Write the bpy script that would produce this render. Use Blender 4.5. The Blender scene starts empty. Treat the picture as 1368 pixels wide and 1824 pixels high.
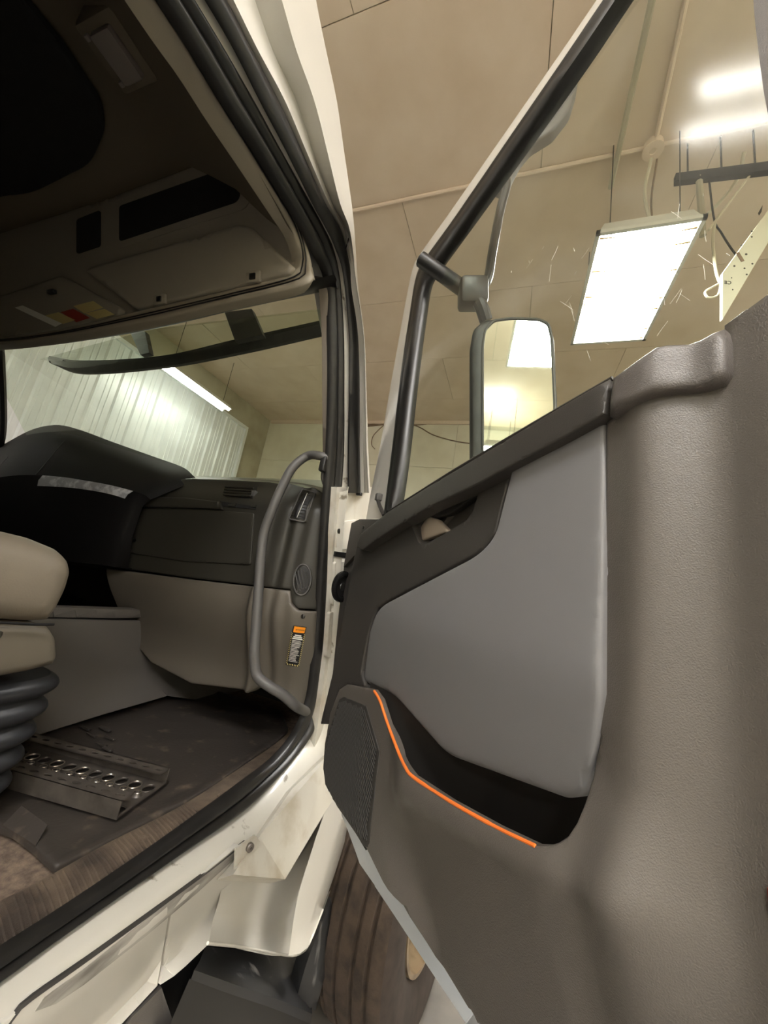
import bpy, bmesh, math, random
import numpy as np
from math import sin, cos, pi, radians
from mathutils import Vector, Matrix
from mathutils.geometry import delaunay_2d_cdt
random.seed(7)
sc = bpy.context.scene

# ------------------------------------------------------------------ camera
FOC = 650.0                       # focal length in pixels of the 1368 px wide frame
YAW, PITCH, ROLL = .3565, .2087, .1710
C0 = np.array([.65, 0.0, 1.80])   # eye: 0.65 m outside the door opening, 1.8 m above the shop floor
def _axes():
    cy, sy = cos(YAW), sin(YAW)
    f = np.array([-sy*cos(PITCH), cy*cos(PITCH), sin(PITCH)])
    r = np.array([cy, sy, 0.0]); u = np.cross(r, f)
    return r*cos(ROLL)+u*sin(ROLL), -r*sin(ROLL)+u*cos(ROLL), f
CR, CU, CF = _axes()
cam = bpy.data.cameras.new('camera'); camo = bpy.data.objects.new('camera', cam)
sc.collection.objects.link(camo)
cam.sensor_fit = 'HORIZONTAL'; cam.sensor_width = 36.0; cam.lens = FOC/1368*36.0
cam.clip_start = .02; cam.clip_end = 100
camo.matrix_world = Matrix(((CR[0], CU[0], -CF[0], C0[0]), (CR[1], CU[1], -CF[1], C0[1]), (CR[2], CU[2], -CF[2], C0[2]), (0, 0, 0, 1)))
sc.camera = camo

# ------------------------------------------------------------------ world and exposure
w = bpy.data.worlds.new('world'); sc.world = w; w.use_nodes = True
w.node_tree.nodes['Background'].inputs[0].default_value = (.02, .02, .02, 1)
w.node_tree.nodes['Background'].inputs[1].default_value = 1.0
sc.view_settings.view_transform = 'Standard'; sc.view_settings.look = 'None'
sc.view_settings.gamma = 1.0; sc.view_settings.use_curve_mapping = False
sc.view_settings.exposure = 1.12
sc.cycles.max_bounces = 10; sc.cycles.diffuse_bounces = 5; sc.cycles.transparent_max_bounces = 16
LAMP_POWER = 30.0                 # emission of the fluorescent lenses
LAMP_COLOR = (1.0, .98, .95)

# ------------------------------------------------------------------ helpers: pixels of the photo to points of the truck
def ray(x, y): return CR*(x-684)/FOC - CU*(y-912)/FOC + CF
def onx(x, y, X): d = ray(x, y); return C0 + d*(X-C0[0])/d[0]
def ony(x, y, Y): d = ray(x, y); return C0 + d*(Y-C0[1])/d[1]
def onz(x, y, Z): d = ray(x, y); return C0 + d*(Z-C0[2])/d[2]
class Fr:
    """a measuring plane: origin, two axes and the normal that faces the viewer"""
    def __init__(s, o, u, v, n):
        s.o, s.u, s.v, s.n = [np.array(a, float) for a in (o, u, v, n)]
        s.u /= np.linalg.norm(s.u); s.v /= np.linalg.norm(s.v); s.n /= np.linalg.norm(s.n)
    def pt(s, a, b, h=0.0): return s.o + s.u*a + s.v*b + s.n*h
    def px(s, x, y, h=0.0):
        d = ray(x, y); dn = d @ s.n; k0 = (s.o-C0) @ s.n
        def at(hh):
            q = C0+d*((k0+hh)/dn)-s.o; return q @ s.u, q @ s.v
        if not callable(h): return at(h)
        hi = .12
        for i in range(1, 46):                       # walk along the sight line to the first meeting with the surface
            lo = .12-.006*i; a, b = at(lo)
            if h(a, b) >= lo: break
            hi = lo
        for _ in range(14):
            m = .5*(lo+hi); a, b = at(m)
            if h(a, b) >= m: lo = m
            else: hi = m
        return at(.5*(lo+hi))
    def pxs(s, pts, h=0.0): return [s.px(x, y, h) for x, y in pts]

def lin(c):
    c = c/255.0
    return c/12.92 if c <= .04045 else ((c+.055)/1.055)**2.4
def col(rgb): return (lin(rgb[0]), lin(rgb[1]), lin(rgb[2]), 1)

# ------------------------------------------------------------------ materials
def mat(name, rgb, rough=.5, metal=0.0, var=.0, vscale=8.0, bump=0.0, bscale=200.0, spec=.5, rgb2=None, lo=.45, hi=.6, detail=6.0, coat=0.0, stretch=None):
    m = bpy.data.materials.new(name); m.use_nodes = True
    nt = m.node_tree; b = nt.nodes['Principled BSDF']
    b.inputs['Base Color'].default_value = col(rgb); b.inputs['Roughness'].default_value = rough
    b.inputs['Metallic'].default_value = metal; b.inputs['Specular IOR Level'].default_value = spec
    b.inputs['Coat Weight'].default_value = coat
    tc = nt.nodes.new('ShaderNodeTexCoord'); src = tc.outputs['Object']
    if stretch:
        mp = nt.nodes.new('ShaderNodeMapping'); mp.inputs['Scale'].default_value = stretch
        nt.links.new(src, mp.inputs[0]); src = mp.outputs[0]
    if rgb2 is not None or var:
        n = nt.nodes.new('ShaderNodeTexNoise'); n.inputs['Scale'].default_value = vscale; n.inputs['Detail'].default_value = detail
        nt.links.new(src, n.inputs['Vector'])
        r = nt.nodes.new('ShaderNodeValToRGB')
        if rgb2 is None:
            a = [max(0, x*(1-var)) for x in rgb]; z = [min(255, x*(1+var)) for x in rgb]
            r.color_ramp.elements[0].position = .3; r.color_ramp.elements[1].position = .7
        else:
            a, z = rgb, rgb2
            r.color_ramp.elements[0].position = lo; r.color_ramp.elements[1].position = hi
        r.color_ramp.elements[0].color = col(a); r.color_ramp.elements[1].color = col(z)
        nt.links.new(n.outputs['Fac'], r.inputs[0]); nt.links.new(r.outputs[0], b.inputs['Base Color'])
    if bump:
        n2 = nt.nodes.new('ShaderNodeTexNoise'); n2.inputs['Scale'].default_value = bscale; n2.inputs['Detail'].default_value = 3
        nt.links.new(src, n2.inputs['Vector'])
        bp = nt.nodes.new('ShaderNodeBump'); bp.inputs['Strength'].default_value = bump; bp.inputs['Distance'].default_value = .002
        nt.links.new(n2.outputs['Fac'], bp.inputs['Height']); nt.links.new(bp.outputs[0], b.inputs['Normal'])
    return m
def emis(name, rgb, power):
    m = bpy.data.materials.new(name); m.use_nodes = True; nt = m.node_tree
    nt.nodes.remove(nt.nodes['Principled BSDF']); e = nt.nodes.new('ShaderNodeEmission')
    e.inputs[0].default_value = (*rgb, 1); e.inputs[1].default_value = power
    nt.links.new(e.outputs[0], nt.nodes['Material Output'].inputs[0]); return m
def glass(name, tint, ior=1.5, haze=0.0, gloss=.0, rgbh=(200, 200, 190)):
    """thin pane: tinted see-through with a Fresnel reflection and a little dirt"""
    m = bpy.data.materials.new(name); m.use_nodes = True; nt = m.node_tree
    nt.nodes.remove(nt.nodes['Principled BSDF'])
    t = nt.nodes.new('ShaderNodeBsdfTransparent'); t.inputs[0].default_value = (*tint, 1)
    g = nt.nodes.new('ShaderNodeBsdfGlossy'); g.inputs['Roughness'].default_value = gloss
    fr = nt.nodes.new('ShaderNodeFresnel'); fr.inputs[0].default_value = ior
    ge = nt.nodes.new('ShaderNodeNewGeometry'); io = nt.nodes.new('ShaderNodeMapRange')      # same reflection from both faces of the pane
    io.inputs[3].default_value = ior; io.inputs[4].default_value = 1/ior
    nt.links.new(ge.outputs['Backfacing'], io.inputs[0]); nt.links.new(io.outputs[0], fr.inputs[0])
    mx = nt.nodes.new('ShaderNodeMixShader')
    nt.links.new(fr.outputs[0], mx.inputs[0]); nt.links.new(t.outputs[0], mx.inputs[1]); nt.links.new(g.outputs[0], mx.inputs[2])
    out = mx.outputs[0]
    if haze:
        tc = nt.nodes.new('ShaderNodeTexCoord'); n = nt.nodes.new('ShaderNodeTexNoise'); n.inputs['Scale'].default_value = 6; n.inputs['Detail'].default_value = 8
        nt.links.new(tc.outputs['Object'], n.inputs['Vector'])
        mr = nt.nodes.new('ShaderNodeMapRange'); mr.inputs[1].default_value = .35; mr.inputs[2].default_value = .75
        mr.inputs[3].default_value = 0; mr.inputs[4].default_value = haze
        nt.links.new(n.outputs['Fac'], mr.inputs[0])
        d = nt.nodes.new('ShaderNodeBsdfDiffuse'); d.inputs[0].default_value = col(rgbh)
        m2 = nt.nodes.new('ShaderNodeMixShader')
        nt.links.new(mr.outputs[0], m2.inputs[0]); nt.links.new(out, m2.inputs[1]); nt.links.new(d.outputs[0], m2.inputs[2]); out = m2.outputs[0]
    nt.links.new(out, nt.nodes['Material Output'].inputs[0]); return m

M = {}
M['white_paint'] = mat('white_paint', (198, 195, 187), .28, coat=.4, var=.02, vscale=3)
M['white_worn'] = mat('white_worn', (190, 187, 177), .4, rgb2=(120, 112, 98), lo=.63, hi=.68, vscale=16, coat=.2, detail=9)
M['white_dirty'] = mat('white_dirty', (190, 186, 175), .45, rgb2=(158, 146, 124), lo=.5, hi=.75, vscale=9)
M['door_grey'] = mat('door_grey', (88, 83, 78), .34, bump=.35, bscale=700, var=.03, vscale=4, spec=.5)
M['door_cap'] = mat('door_cap', (86, 81, 78), .34, bump=.35, bscale=700)
M['door_black'] = mat('door_black', (58, 55, 52), .45, bump=.25, bscale=700, spec=.45)
M['fabric_grey'] = mat('fabric_grey', (112, 111, 112), .5, bump=.12, bscale=1200, var=.02, vscale=5, spec=.4)
M['pocket_black'] = mat('pocket_black', (40, 38, 36), .4, spec=.5)
M['orange'] = mat('orange', (232, 120, 50), .45)
M['grille'] = mat('grille', (52, 50, 47), .5)
M['rubber'] = mat('rubber', (29, 28, 27), .36, var=.2, vscale=30, spec=.5)
M['rubber_dull'] = mat('rubber_dull', (52, 50, 48), .6, var=.12, vscale=20)
M['beige'] = mat('beige', (142, 134, 119), .6)
M['pillar_grey'] = mat('pillar_grey', (112, 104, 93), .55, bump=.1, bscale=500)
M['headliner'] = mat('headliner', (106, 97, 82), .9, bump=.15, bscale=400)
M['console_grey'] = mat('console_grey', (140, 133, 120), .6, bump=.15, bscale=500)
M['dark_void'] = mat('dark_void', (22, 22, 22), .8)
M['dash_black'] = mat('dash_black', (50, 48, 42), .42, bump=.25, bscale=600, spec=.45)
M['dash_soft'] = mat('dash_soft', (24, 23, 23), .62, spec=.12, bump=.2, bscale=600)
M['dash_grey'] = mat('dash_grey', (94, 88, 79), .45, bump=.25, bscale=600)
M['tunnel_grey'] = mat('tunnel_grey', (96, 92, 88), .6, bump=.2, bscale=500)
M['silver'] = mat('silver', (190, 192, 198), .3, metal=.2, rgb2=(240, 242, 246), lo=.5, hi=.62, vscale=25)  # paler patches paint the broken reflection on the dash strip
M['black_plastic'] = mat('black_plastic', (30, 29, 28), .4)
M['black_gloss'] = mat('black_gloss', (22, 22, 22), .2)
M['handle_grey'] = mat('handle_grey', (84, 82, 80), .5, bump=.1, bscale=600)
M['lever'] = mat('lever', (168, 155, 140), .3, metal=.25)
M['seat'] = mat('seat', (110, 101, 88), .55, bump=.12, bscale=250, var=.04, vscale=9)
M['seat_base'] = mat('seat_base', (90, 83, 72), .55, bump=.15, bscale=500)
M['bellows'] = mat('bellows', (42, 43, 46), .42)
M['carpet'] = mat('carpet', (112, 97, 84), .95, bump=.8, bscale=250, var=.2, vscale=60)
M['mat_rubber'] = mat('mat_rubber', (62, 57, 53), .45, rgb2=(122, 108, 94), lo=.58, hi=.80, vscale=16, bump=.25, bscale=90, detail=9)
M['tread'] = mat('tread', (104, 90, 76), .75, rgb2=(66, 57, 50), lo=.4, hi=.65, vscale=12, bump=.6, bscale=300)
M['steel'] = mat('steel', (92, 86, 80), .42, metal=.35, var=.15, vscale=25)
M['steel_glint'] = mat('steel_glint', (190, 180, 165), .3, metal=.9)  # paler steel that paints glints on the hole rims
M['glass_door'] = glass('glass_door', (.86, .90, .83), haze=.06, gloss=.11)
M['glass_wind'] = glass('glass_wind', (.86, .93, .82), haze=.05)
M['visor_tint'] = glass('visor_tint', (.72, .76, .68), haze=.05, rgbh=(90, 95, 80))
M['mirror'] = mat('mirror', (235, 238, 232), .02, metal=1.0)
M['ceiling'] = mat('ceiling', (216, 200, 180), .8, rgb2=(206, 188, 166), lo=.35, hi=.7, vscale=2.2, bump=.25, bscale=14)
M['batten'] = mat('batten', (216, 198, 178), .7)
M['wall_cream'] = mat('wall_cream', (224, 220, 202), .8, rgb2=(212, 206, 186), lo=.4, hi=.7, vscale=2, bump=.15, bscale=30)
M['wall_grey'] = mat('wall_grey', (178, 172, 152), .85, rgb2=(150, 143, 122), lo=.4, hi=.7, vscale=1.5)
M['corrugated'] = mat('corrugated', (226, 230, 232), .35, var=.03, vscale=2)
M['concrete'] = mat('concrete', (122, 118, 112), .8, var=.15, vscale=3)
M['lens'] = emis('lens', LAMP_COLOR, LAMP_POWER)
M['added_upglow'] = emis('added_upglow', LAMP_COLOR, LAMP_POWER*.42)
M['tube'] = emis('tube', (1.0, .98, .92), LAMP_POWER*.65)
M['lens_stain'] = mat('lens_stain', (84, 64, 30), .9, spec=.1)
M['fixture'] = mat('fixture', (196, 196, 188), .45)
M['cable'] = mat('cable', (120, 98, 76), .7)
M['cable_pale'] = mat('cable_pale', (190, 182, 160), .6)
M['tyre'] = mat('tyre', (74, 62, 53), .85, rgb2=(48, 41, 36), lo=.4, hi=.7, vscale=18, bump=.5, bscale=120)
M['tyre_side'] = mat('tyre_side', (56, 48, 44), .8, var=.15, vscale=20)
M['rim'] = mat('rim', (168, 150, 126), .4, metal=.55, rgb2=(104, 88, 70), lo=.45, hi=.75, vscale=10)
M['flap'] = mat('flap', (46, 46, 47), .4, rgb2=(130, 128, 126), lo=.60, hi=.72, vscale=5, stretch=(3, 3, .6), detail=9)
M['sticker_white'] = mat('sticker_white', (226, 224, 214), .5)
M['sticker_orange'] = mat('sticker_orange', (245, 150, 20), .5)
M['sticker_black'] = mat('sticker_black', (20, 19, 20), .5)
M['sticker_red'] = mat('sticker_red', (150, 52, 40), .5)
M['sticker_yellow'] = mat('sticker_yellow', (196, 180, 120), .5)
M['lens_dome'] = mat('lens_dome', (128, 120, 114), .4)
M['cream_metal'] = mat('cream_metal', (206, 206, 186), .45)
M['dark_print'] = mat('dark_print', (40, 38, 34), .6)
M['screw'] = mat('screw', (60, 58, 54), .35, metal=.6)
M['scrape'] = mat('scrape', (168, 165, 158), .5, rgb2=(112, 108, 102), lo=.42, hi=.62, vscale=9, stretch=(2, .6, 3), detail=9)
M['skin_edge'] = mat('skin_edge', (208, 214, 222), .35)
M['red_paint'] = mat('red_paint', (120, 40, 24), .4)

# ------------------------------------------------------------------ object helpers
COL = sc.collection
def thing(name, label, cat, loc=(0, 0, 0), group=None, kind=None):
    o = bpy.data.objects.new(name, None); COL.objects.link(o); o.location = loc; o.empty_display_size = .05
    o['label'] = label; o['category'] = cat
    if group: o['group'] = group
    if kind: o['kind'] = kind
    return o
def tag(o, label, cat, group=None, kind=None):
    o['label'] = label; o['category'] = cat
    if group: o['group'] = group
    if kind: o['kind'] = kind
    return o
def rootloc(p):
    if p is None: return np.zeros(3)
    while p.parent is not None: p = p.parent
    return np.array(p.location)
def mk(name, V, F, m, parent=None, smooth=True, ang=35, label=None):
    me = bpy.data.meshes.new(name)
    off = rootloc(parent)
    me.from_pydata([tuple(np.asarray(v, float)-off) for v in V], [], [tuple(f) for f in F]); me.validate()
    if m is not None: me.materials.append(M[m] if isinstance(m, str) else m)
    if smooth:
        me.polygons.foreach_set('use_smooth', [True]*len(me.polygons)); me.set_sharp_from_angle(angle=radians(ang))
    me.update()
    o = bpy.data.objects.new(name, me); COL.objects.link(o)
    if parent is not None: o.parent = parent
    if label: o['label'] = label
    return o
class MB:
    """collects shapes into one mesh"""
    def __init__(s): s.V, s.F = [], []
    def add(s, V, F):
        k = len(s.V); s.V += [np.asarray(v, float) for v in V]; s.F += [tuple(i+k for i in f) for f in F]; return s
    def build(s, name, m, parent=None, **k): return mk(name, s.V, s.F, m, parent, **k)
def cr(pts, n, closed=False):
    """Catmull-Rom through points, n samples evenly by length"""
    P = np.asarray(pts, float); out = []
    N = len(P)
    seg = N if closed else N-1
    for i in range(seg):
        if closed: a, b, c, d = P[(i-1) % N], P[i], P[(i+1) % N], P[(i+2) % N]
        else:
            b, c = P[i], P[i+1]; a = P[i-1] if i else 2*b-c; d = P[i+2] if i+2 < N else 2*c-b
        for t in np.linspace(0, 1, 12, endpoint=False):
            out.append(.5*(2*b+(c-a)*t+(2*a-5*b+4*c-d)*t*t+(3*b-a-3*c+d)*t**3))
    out.append(P[0] if closed else P[-1]); out = np.array(out)
    L = np.r_[0, np.cumsum(np.linalg.norm(np.diff(out, axis=0), axis=1))]
    q = np.linspace(0, L[-1], n+1 if closed else n)
    R = np.stack([np.interp(q, L, out[:, k]) for k in range(out.shape[1])], 1)
    return R[:-1] if closed else R
def lerp_line(pts, n):
    P = np.asarray(pts, float); L = np.r_[0, np.cumsum(np.linalg.norm(np.diff(P, axis=0), axis=1))]
    q = np.linspace(0, L[-1], n); return np.stack([np.interp(q, L, P[:, k]) for k in range(P.shape[1])], 1)
def fillet(pts, r, seg=6):
    """round the corners of a closed outline; r is one radius or one per corner"""
    P = [np.array(p, float) for p in pts]; N = len(P); out = []
    for i in range(N):
        ri = r[i] if isinstance(r, (list, tuple)) else r
        a, b, c = P[i-1], P[i], P[(i+1) % N]
        da, dc = a-b, c-b; la, lc = np.linalg.norm(da), np.linalg.norm(dc)
        k = min(ri, la*.48, lc*.48)
        if k < 1e-6: out.append(b); continue
        p0, p1 = b+da/la*k, b+dc/lc*k
        for t in np.linspace(0, 1, seg): out.append((1-t)**2*p0+2*t*(1-t)*b+t*t*p1)
    return out
def loft(curves, close=False):
    n = len(curves[0]); V = [p for c in curves for p in c]; F = []
    for i in range(len(curves)-1):
        for j in range(n-1 if not close else n):
            j2 = (j+1) % n
            F.append((i*n+j, i*n+j2, (i+1)*n+j2, (i+1)*n+j))
    return V, F
def tube(path, r, seg=10, caps=True):
    P = np.asarray(path, float); n = len(P); R = r if hasattr(r, '__len__') else [r]*n
    T = np.gradient(P, axis=0); T /= np.linalg.norm(T, axis=1)[:, None]
    a = np.array([0, 0, 1.0]) if abs(T[0][2]) < .9 else np.array([1.0, 0, 0])
    N = np.cross(T[0], a); N /= np.linalg.norm(N); V, F = [], []
    for i in range(n):
        N = N - T[i]*(N@T[i]); N /= np.linalg.norm(N); B = np.cross(T[i], N)
        for k in range(seg):
            th = 2*pi*k/seg; V.append(P[i]+(N*cos(th)+B*sin(th))*R[i])
    for i in range(n-1):
        for k in range(seg):
            k2 = (k+1) % seg; F.append((i*seg+k, i*seg+k2, (i+1)*seg+k2, (i+1)*seg+k))
    if caps: F.append(tuple(range(seg))[::-1]); F.append(tuple((n-1)*seg+k for k in range(seg)))
    return V, F
def boxv(c, hx, hy, hz, ax=None):
    """box by centre, half sizes and (optional) three axes"""
    A = np.eye(3) if ax is None else np.array(ax, float)
    V = [np.array(c)+A[0]*sx*hx+A[1]*sy*hy+A[2]*sz*hz for sz in (-1, 1) for sy in (-1, 1) for sx in (-1, 1)]
    F = [(0, 2, 3, 1), (4, 5, 7, 6), (0, 1, 5, 4), (2, 6, 7, 3), (0, 4, 6, 2), (1, 3, 7, 5)]
    return V, F
def bevbox(c, hx, hy, hz, ax=None, bev=.005, seg=2):
    bm = bmesh.new(); V, F = boxv((0, 0, 0), hx, hy, hz)
    vs = [bm.verts.new(v) for v in V]
    for f in F: bm.faces.new([vs[i] for i in f])
    bmesh.ops.recalc_face_normals(bm, faces=bm.faces)
    bmesh.ops.bevel(bm, geom=bm.edges[:], offset=bev, segments=seg, affect='EDGES', profile=.5)
    bm.verts.index_update(); A = np.eye(3) if ax is None else np.array(ax, float)
    V = [np.array(c)+A[0]*v.co.x+A[1]*v.co.y+A[2]*v.co.z for v in bm.verts]; F = [[v.index for v in f.verts] for f in bm.faces]
    bm.free(); return V, F
def prism(outline, n, thick):
    """solid from a closed 3D outline pushed back along -n"""
    V = [np.array(p, float) for p in outline]; k = len(V); n = np.array(n, float)/np.linalg.norm(n)
    W = [p-n*thick for p in V]
    F = [tuple(range(k)), tuple(range(2*k-1, k-1, -1))]+[(i, i+k, (i+1) % k+k, (i+1) % k) for i in range(k)]
    return V+W, F
def seg_dist(P, O):
    """distance of points P to the closed outline O"""
    A = O; B = np.roll(O, -1, 0); D = np.full(len(P), 1e9)
    for a, b in zip(A, B):
        ab = b-a; t = np.clip(((P-a)@ab)/max(ab@ab, 1e-12), 0, 1)
        D = np.minimum(D, np.linalg.norm(P-(a+t[:, None]*ab), axis=1))
    return D
def inside(P, O):
    x, y = P[:, 0], P[:, 1]; r = np.zeros(len(P), bool); j = len(O)-1
    for i in range(len(O)):
        c = ((O[i, 1] > y) != (O[j, 1] > y)) & (x < (O[j, 0]-O[i, 0])*(y-O[i, 1])/(O[j, 1]-O[i, 1]+1e-15)+O[i, 0])
        r ^= c; j = i
    return r
def patch_mesh(out2, fr, h=0.0, edge=.004, thick=.01, res=.02, back=True, feat=None):
    """a solid panel on plane fr: closed outline in plane coordinates, height h(a, b), rounded rim"""
    O = [np.array(p, float) for p in out2]; D = []
    for i in range(len(O)):
        a, b = O[i], O[(i+1) % len(O)]; k = max(1, int(np.linalg.norm(b-a)/res))
        for t in range(k): D.append(a+(b-a)*t/k)
    O = np.array(D); keep = [0]
    for i in range(1, len(O)):
        if np.linalg.norm(O[i]-O[keep[-1]]) > 1e-4: keep.append(i)
    if np.linalg.norm(O[keep[-1]]-O[0]) < 1e-4: keep.pop()
    O = O[keep]; n = len(O)
    area = .5*np.sum(O[:, 0]*np.roll(O[:, 1], -1)-np.roll(O[:, 0], -1)*O[:, 1])
    if area < 0: O = O[::-1].copy()
    lo, hi = O.min(0), O.max(0)
    xs = np.arange(lo[0]+res*.5, hi[0], res); ys = np.arange(lo[1]+res*.5, hi[1], res*.866)
    G = np.array([(x+(res*.5 if j % 2 else 0), y) for j, y in enumerate(ys) for x in xs]) if len(xs) and len(ys) else np.zeros((0, 2))
    if len(G):
        G = G[inside(G, O)]
    if len(G):
        d = seg_dist(G, O); G = G[d > max(edge*1.3, res*.45)]
    rings = []
    if edge > 0:
        T = np.roll(O, -1, 0)-np.roll(O, 1, 0); T /= np.linalg.norm(T, axis=1)[:, None]+1e-12; Nn = np.stack([-T[:, 1], T[:, 0]], 1)
        for k in (.15, .5, 1.0):
            R = O+Nn*edge*k; dd = seg_dist(R, O); ok = inside(R, O) & (dd > edge*k*.8); rings.append(R[ok])
    E_ = [(i, (i+1) % n) for i in range(n)]; FP = []
    for fl_ in feat or []:
        k0_ = n+len(FP); fl_ = list(fl_)
        E_ += [(k0_+i, k0_+(i+1) % len(fl_)) for i in range(len(fl_))]; FP += fl_
    if FP and len(G): G = G[seg_dist(G, np.array(FP)) > res*.4]
    P = np.vstack([O]+([np.array(FP)] if FP else [])+rings+[G])
    res_ = delaunay_2d_cdt([Vector(p) for p in P], E_, [], 1, 1e-7)
    V2 = np.array([(v.x, v.y) for v in res_[0]]); F2 = [tuple(f) for f in res_[2]]
    dd = seg_dist(V2, O)
    V = []
    for (a, b), q in zip(V2, dd):
        hh = h(a, b) if callable(h) else h
        if edge > 0 and q < edge: hh -= edge-math.sqrt(max(0, edge*edge-(edge-q)**2))
        V.append(fr.pt(a, b, hh))
    F = []
    for f in F2:
        p = V2[list(f)]; ar = (p[1][0]-p[0][0])*(p[2][1]-p[0][1])-(p[2][0]-p[0][0])*(p[1][1]-p[0][1])
        F.append(f if ar > 0 else f[::-1])
    if np.dot(np.cross(fr.u, fr.v), fr.n) < 0: F = [f[::-1] for f in F]
    if thick > 0:
        k = len(V); cnt = {}
        for f in F:
            for i in range(len(f)): cnt[(f[i], f[(i+1) % len(f)])] = 1
        V += [v-fr.n*thick for v in list(V)]
        bd = [(a, b) for (a, b) in cnt if (b, a) not in cnt]
        F0 = list(F)
        F += [(b, a, a+k, b+k) for a, b in bd]
        if back: F += [tuple(i+k for i in f[::-1]) for f in F0]
    return V, F
def patch(name, out2, fr, m, parent=None, h=0.0, edge=.004, thick=.01, res=.02, label=None, ang=40, back=True, feat=None):
    V, F = patch_mesh(out2, fr, h, edge, thick, res, back, feat)
    return mk(name, V, F, m, parent, ang=ang, label=label)
def ppatch(name, pix, fr, m, parent=None, h=0.0, r=0, **k):
    """the same, outline measured in the photo"""
    pts = fillet(pix, r) if r else pix
    return patch(name, fr.pxs(pts, h), fr, m, parent, h, **k)
def sstep(x): x = min(1, max(0, x)); return x*x*(3-2*x)
def disc(c, n, r, depth, seg=16, dome=.3):
    """a low round head: rim, dome"""
    n = np.array(n, float)/np.linalg.norm(n); a = np.array([0, 0, 1.0]) if abs(n[2]) < .9 else np.array([1.0, 0, 0])
    u = np.cross(n, a); u /= np.linalg.norm(u); v = np.cross(n, u); V, F = [], []
    prof = [(1.0, 0), (1.0, depth*(1-dome)), (.8, depth*(1-dome*.3)), (.35, depth), (.3, depth*.6), (.01, depth*.6)]
    for rr, hh in prof:
        for k in range(seg):
            th = 2*pi*k/seg; V.append(np.array(c)+(u*cos(th)+v*sin(th))*r*rr+n*hh)
    for i in range(len(prof)-1):
        for k in range(seg): F.append((i*seg+k, i*seg+(k+1) % seg, (i+1)*seg+(k+1) % seg, (i+1)*seg+k))
    return V, F
def torus(c, n, R, r, seg=28, s2=10, sy=1.0, up=(0, 0, 1)):
    n = np.array(n, float)/np.linalg.norm(n); v = np.array(up, float); v -= n*(v@n); v /= np.linalg.norm(v); u = np.cross(v, n); V, F = [], []
    for i in range(seg):
        th = 2*pi*i/seg; d = u*cos(th)+v*sin(th)*sy
        for k in range(s2):
            ph = 2*pi*k/s2; V.append(np.array(c)+d*(R+r*cos(ph))+n*r*sin(ph))
    for i in range(seg):
        for k in range(s2): F.append((i*s2+k, ((i+1) % seg)*s2+k, ((i+1) % seg)*s2+(k+1) % s2, i*s2+(k+1) % s2))
    return V, F
def text(body, name, fr, a, b, h, size, m, parent, ax=1, ay=1, bold=.0):
    cu = bpy.data.curves.new(name, 'FONT'); cu.body = body; cu.size = size; cu.align_x = 'CENTER'; cu.align_y = 'CENTER'; cu.extrude = .0004*size/.02; cu.offset = bold
    cu.materials.append(M[m])
    t_ = bpy.data.objects.new(name, cu); COL.objects.link(t_)
    me = bpy.data.meshes.new_from_object(t_); bpy.data.objects.remove(t_)
    o = bpy.data.objects.new(name, me); COL.objects.link(o); o.parent = parent
    p = fr.pt(a, b, h)-rootloc(parent); u, v, n = fr.u*ax, fr.v*ay, fr.n
    o.matrix_local = Matrix(((u[0], v[0], n[0], p[0]), (u[1], v[1], n[1], p[1]), (u[2], v[2], n[2], p[2]), (0, 0, 0, 1)))
    return o
XS = lambda X: (lambda x, y: onx(x, y, X))

# ================================================================== the shop building
ZC, YF, XL, XR, YB = 5.40, 6.90, -5.25, 6.0, -6.0
def struct(name, V, F, m, parent=None, smooth=False):
    o = mk(name, V, F, m, parent, smooth=smooth)
    if parent is None: o['kind'] = 'structure'
    return o
def sbox(name, x0, x1, y0, y1, z0, z1, m): return struct(name, *boxv(((x0+x1)/2, (y0+y1)/2, (z0+z1)/2), (x1-x0)/2, (y1-y0)/2, (z1-z0)/2), m)
sbox('floor', XL-.3, XR+.3, YB-.3, YF+.3, -.2, 0, 'concrete')
ceil = sbox('ceiling', XL-.3, XR+.3, YB-.3, YF+.3, ZC+.013, ZC+.2, 'wall_grey')
wf = sbox('wall_front', XL-.3, XR+.3, YF+.02, YF+.3, 0, ZC+.02, 'wall_grey')
wl = sbox('wall_left', XL-.3, XL-.06, YB-.3, YF+.3, 0, ZC+.02, 'wall_grey')
sbox('wall_right', XR, XR+.3, YB-.3, YF+.3, 0, ZC+.02, 'wall_cream')
sbox('wall_back', XL-.3, XR+.3, YB-.3, YB, 0, ZC+.02, 'wall_cream')
def piece(name, proto, loc, parent):
    o = bpy.data.objects.new(name, proto); COL.objects.link(o); o.parent = parent; o.location = loc; return o
def box_mesh(name, sx, sy, sz, m):
    V, F = boxv((0, 0, 0), sx/2, sy/2, sz/2); me = bpy.data.meshes.new(name); me.from_pydata([tuple(v) for v in V], [], F); me.materials.append(M[m]); return me
# plywood sheets of the ceiling, joints open
PW, PH = 2.44, 1.178
sheet = box_mesh('sheet', PW-.006, PH-.006, .012, 'ceiling')
row = 0
y = 1.312-PH*6
while y < YF:
    off = -.637+1.22 if row % 2 == 0 else -.637
    x = off-PW*3
    while x < XR+1:
        xm, ym = x+PW/2, y+PH/2
        if xm > XL-1.1 and xm < XR+1.1 and ym > YB-.4 and ym < YF+.4: piece('sheet', sheet, (xm, ym, ZC+.006+random.uniform(-.0025, .0025)), ceil)
        x += PW
    y += PH; row += 1
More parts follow.
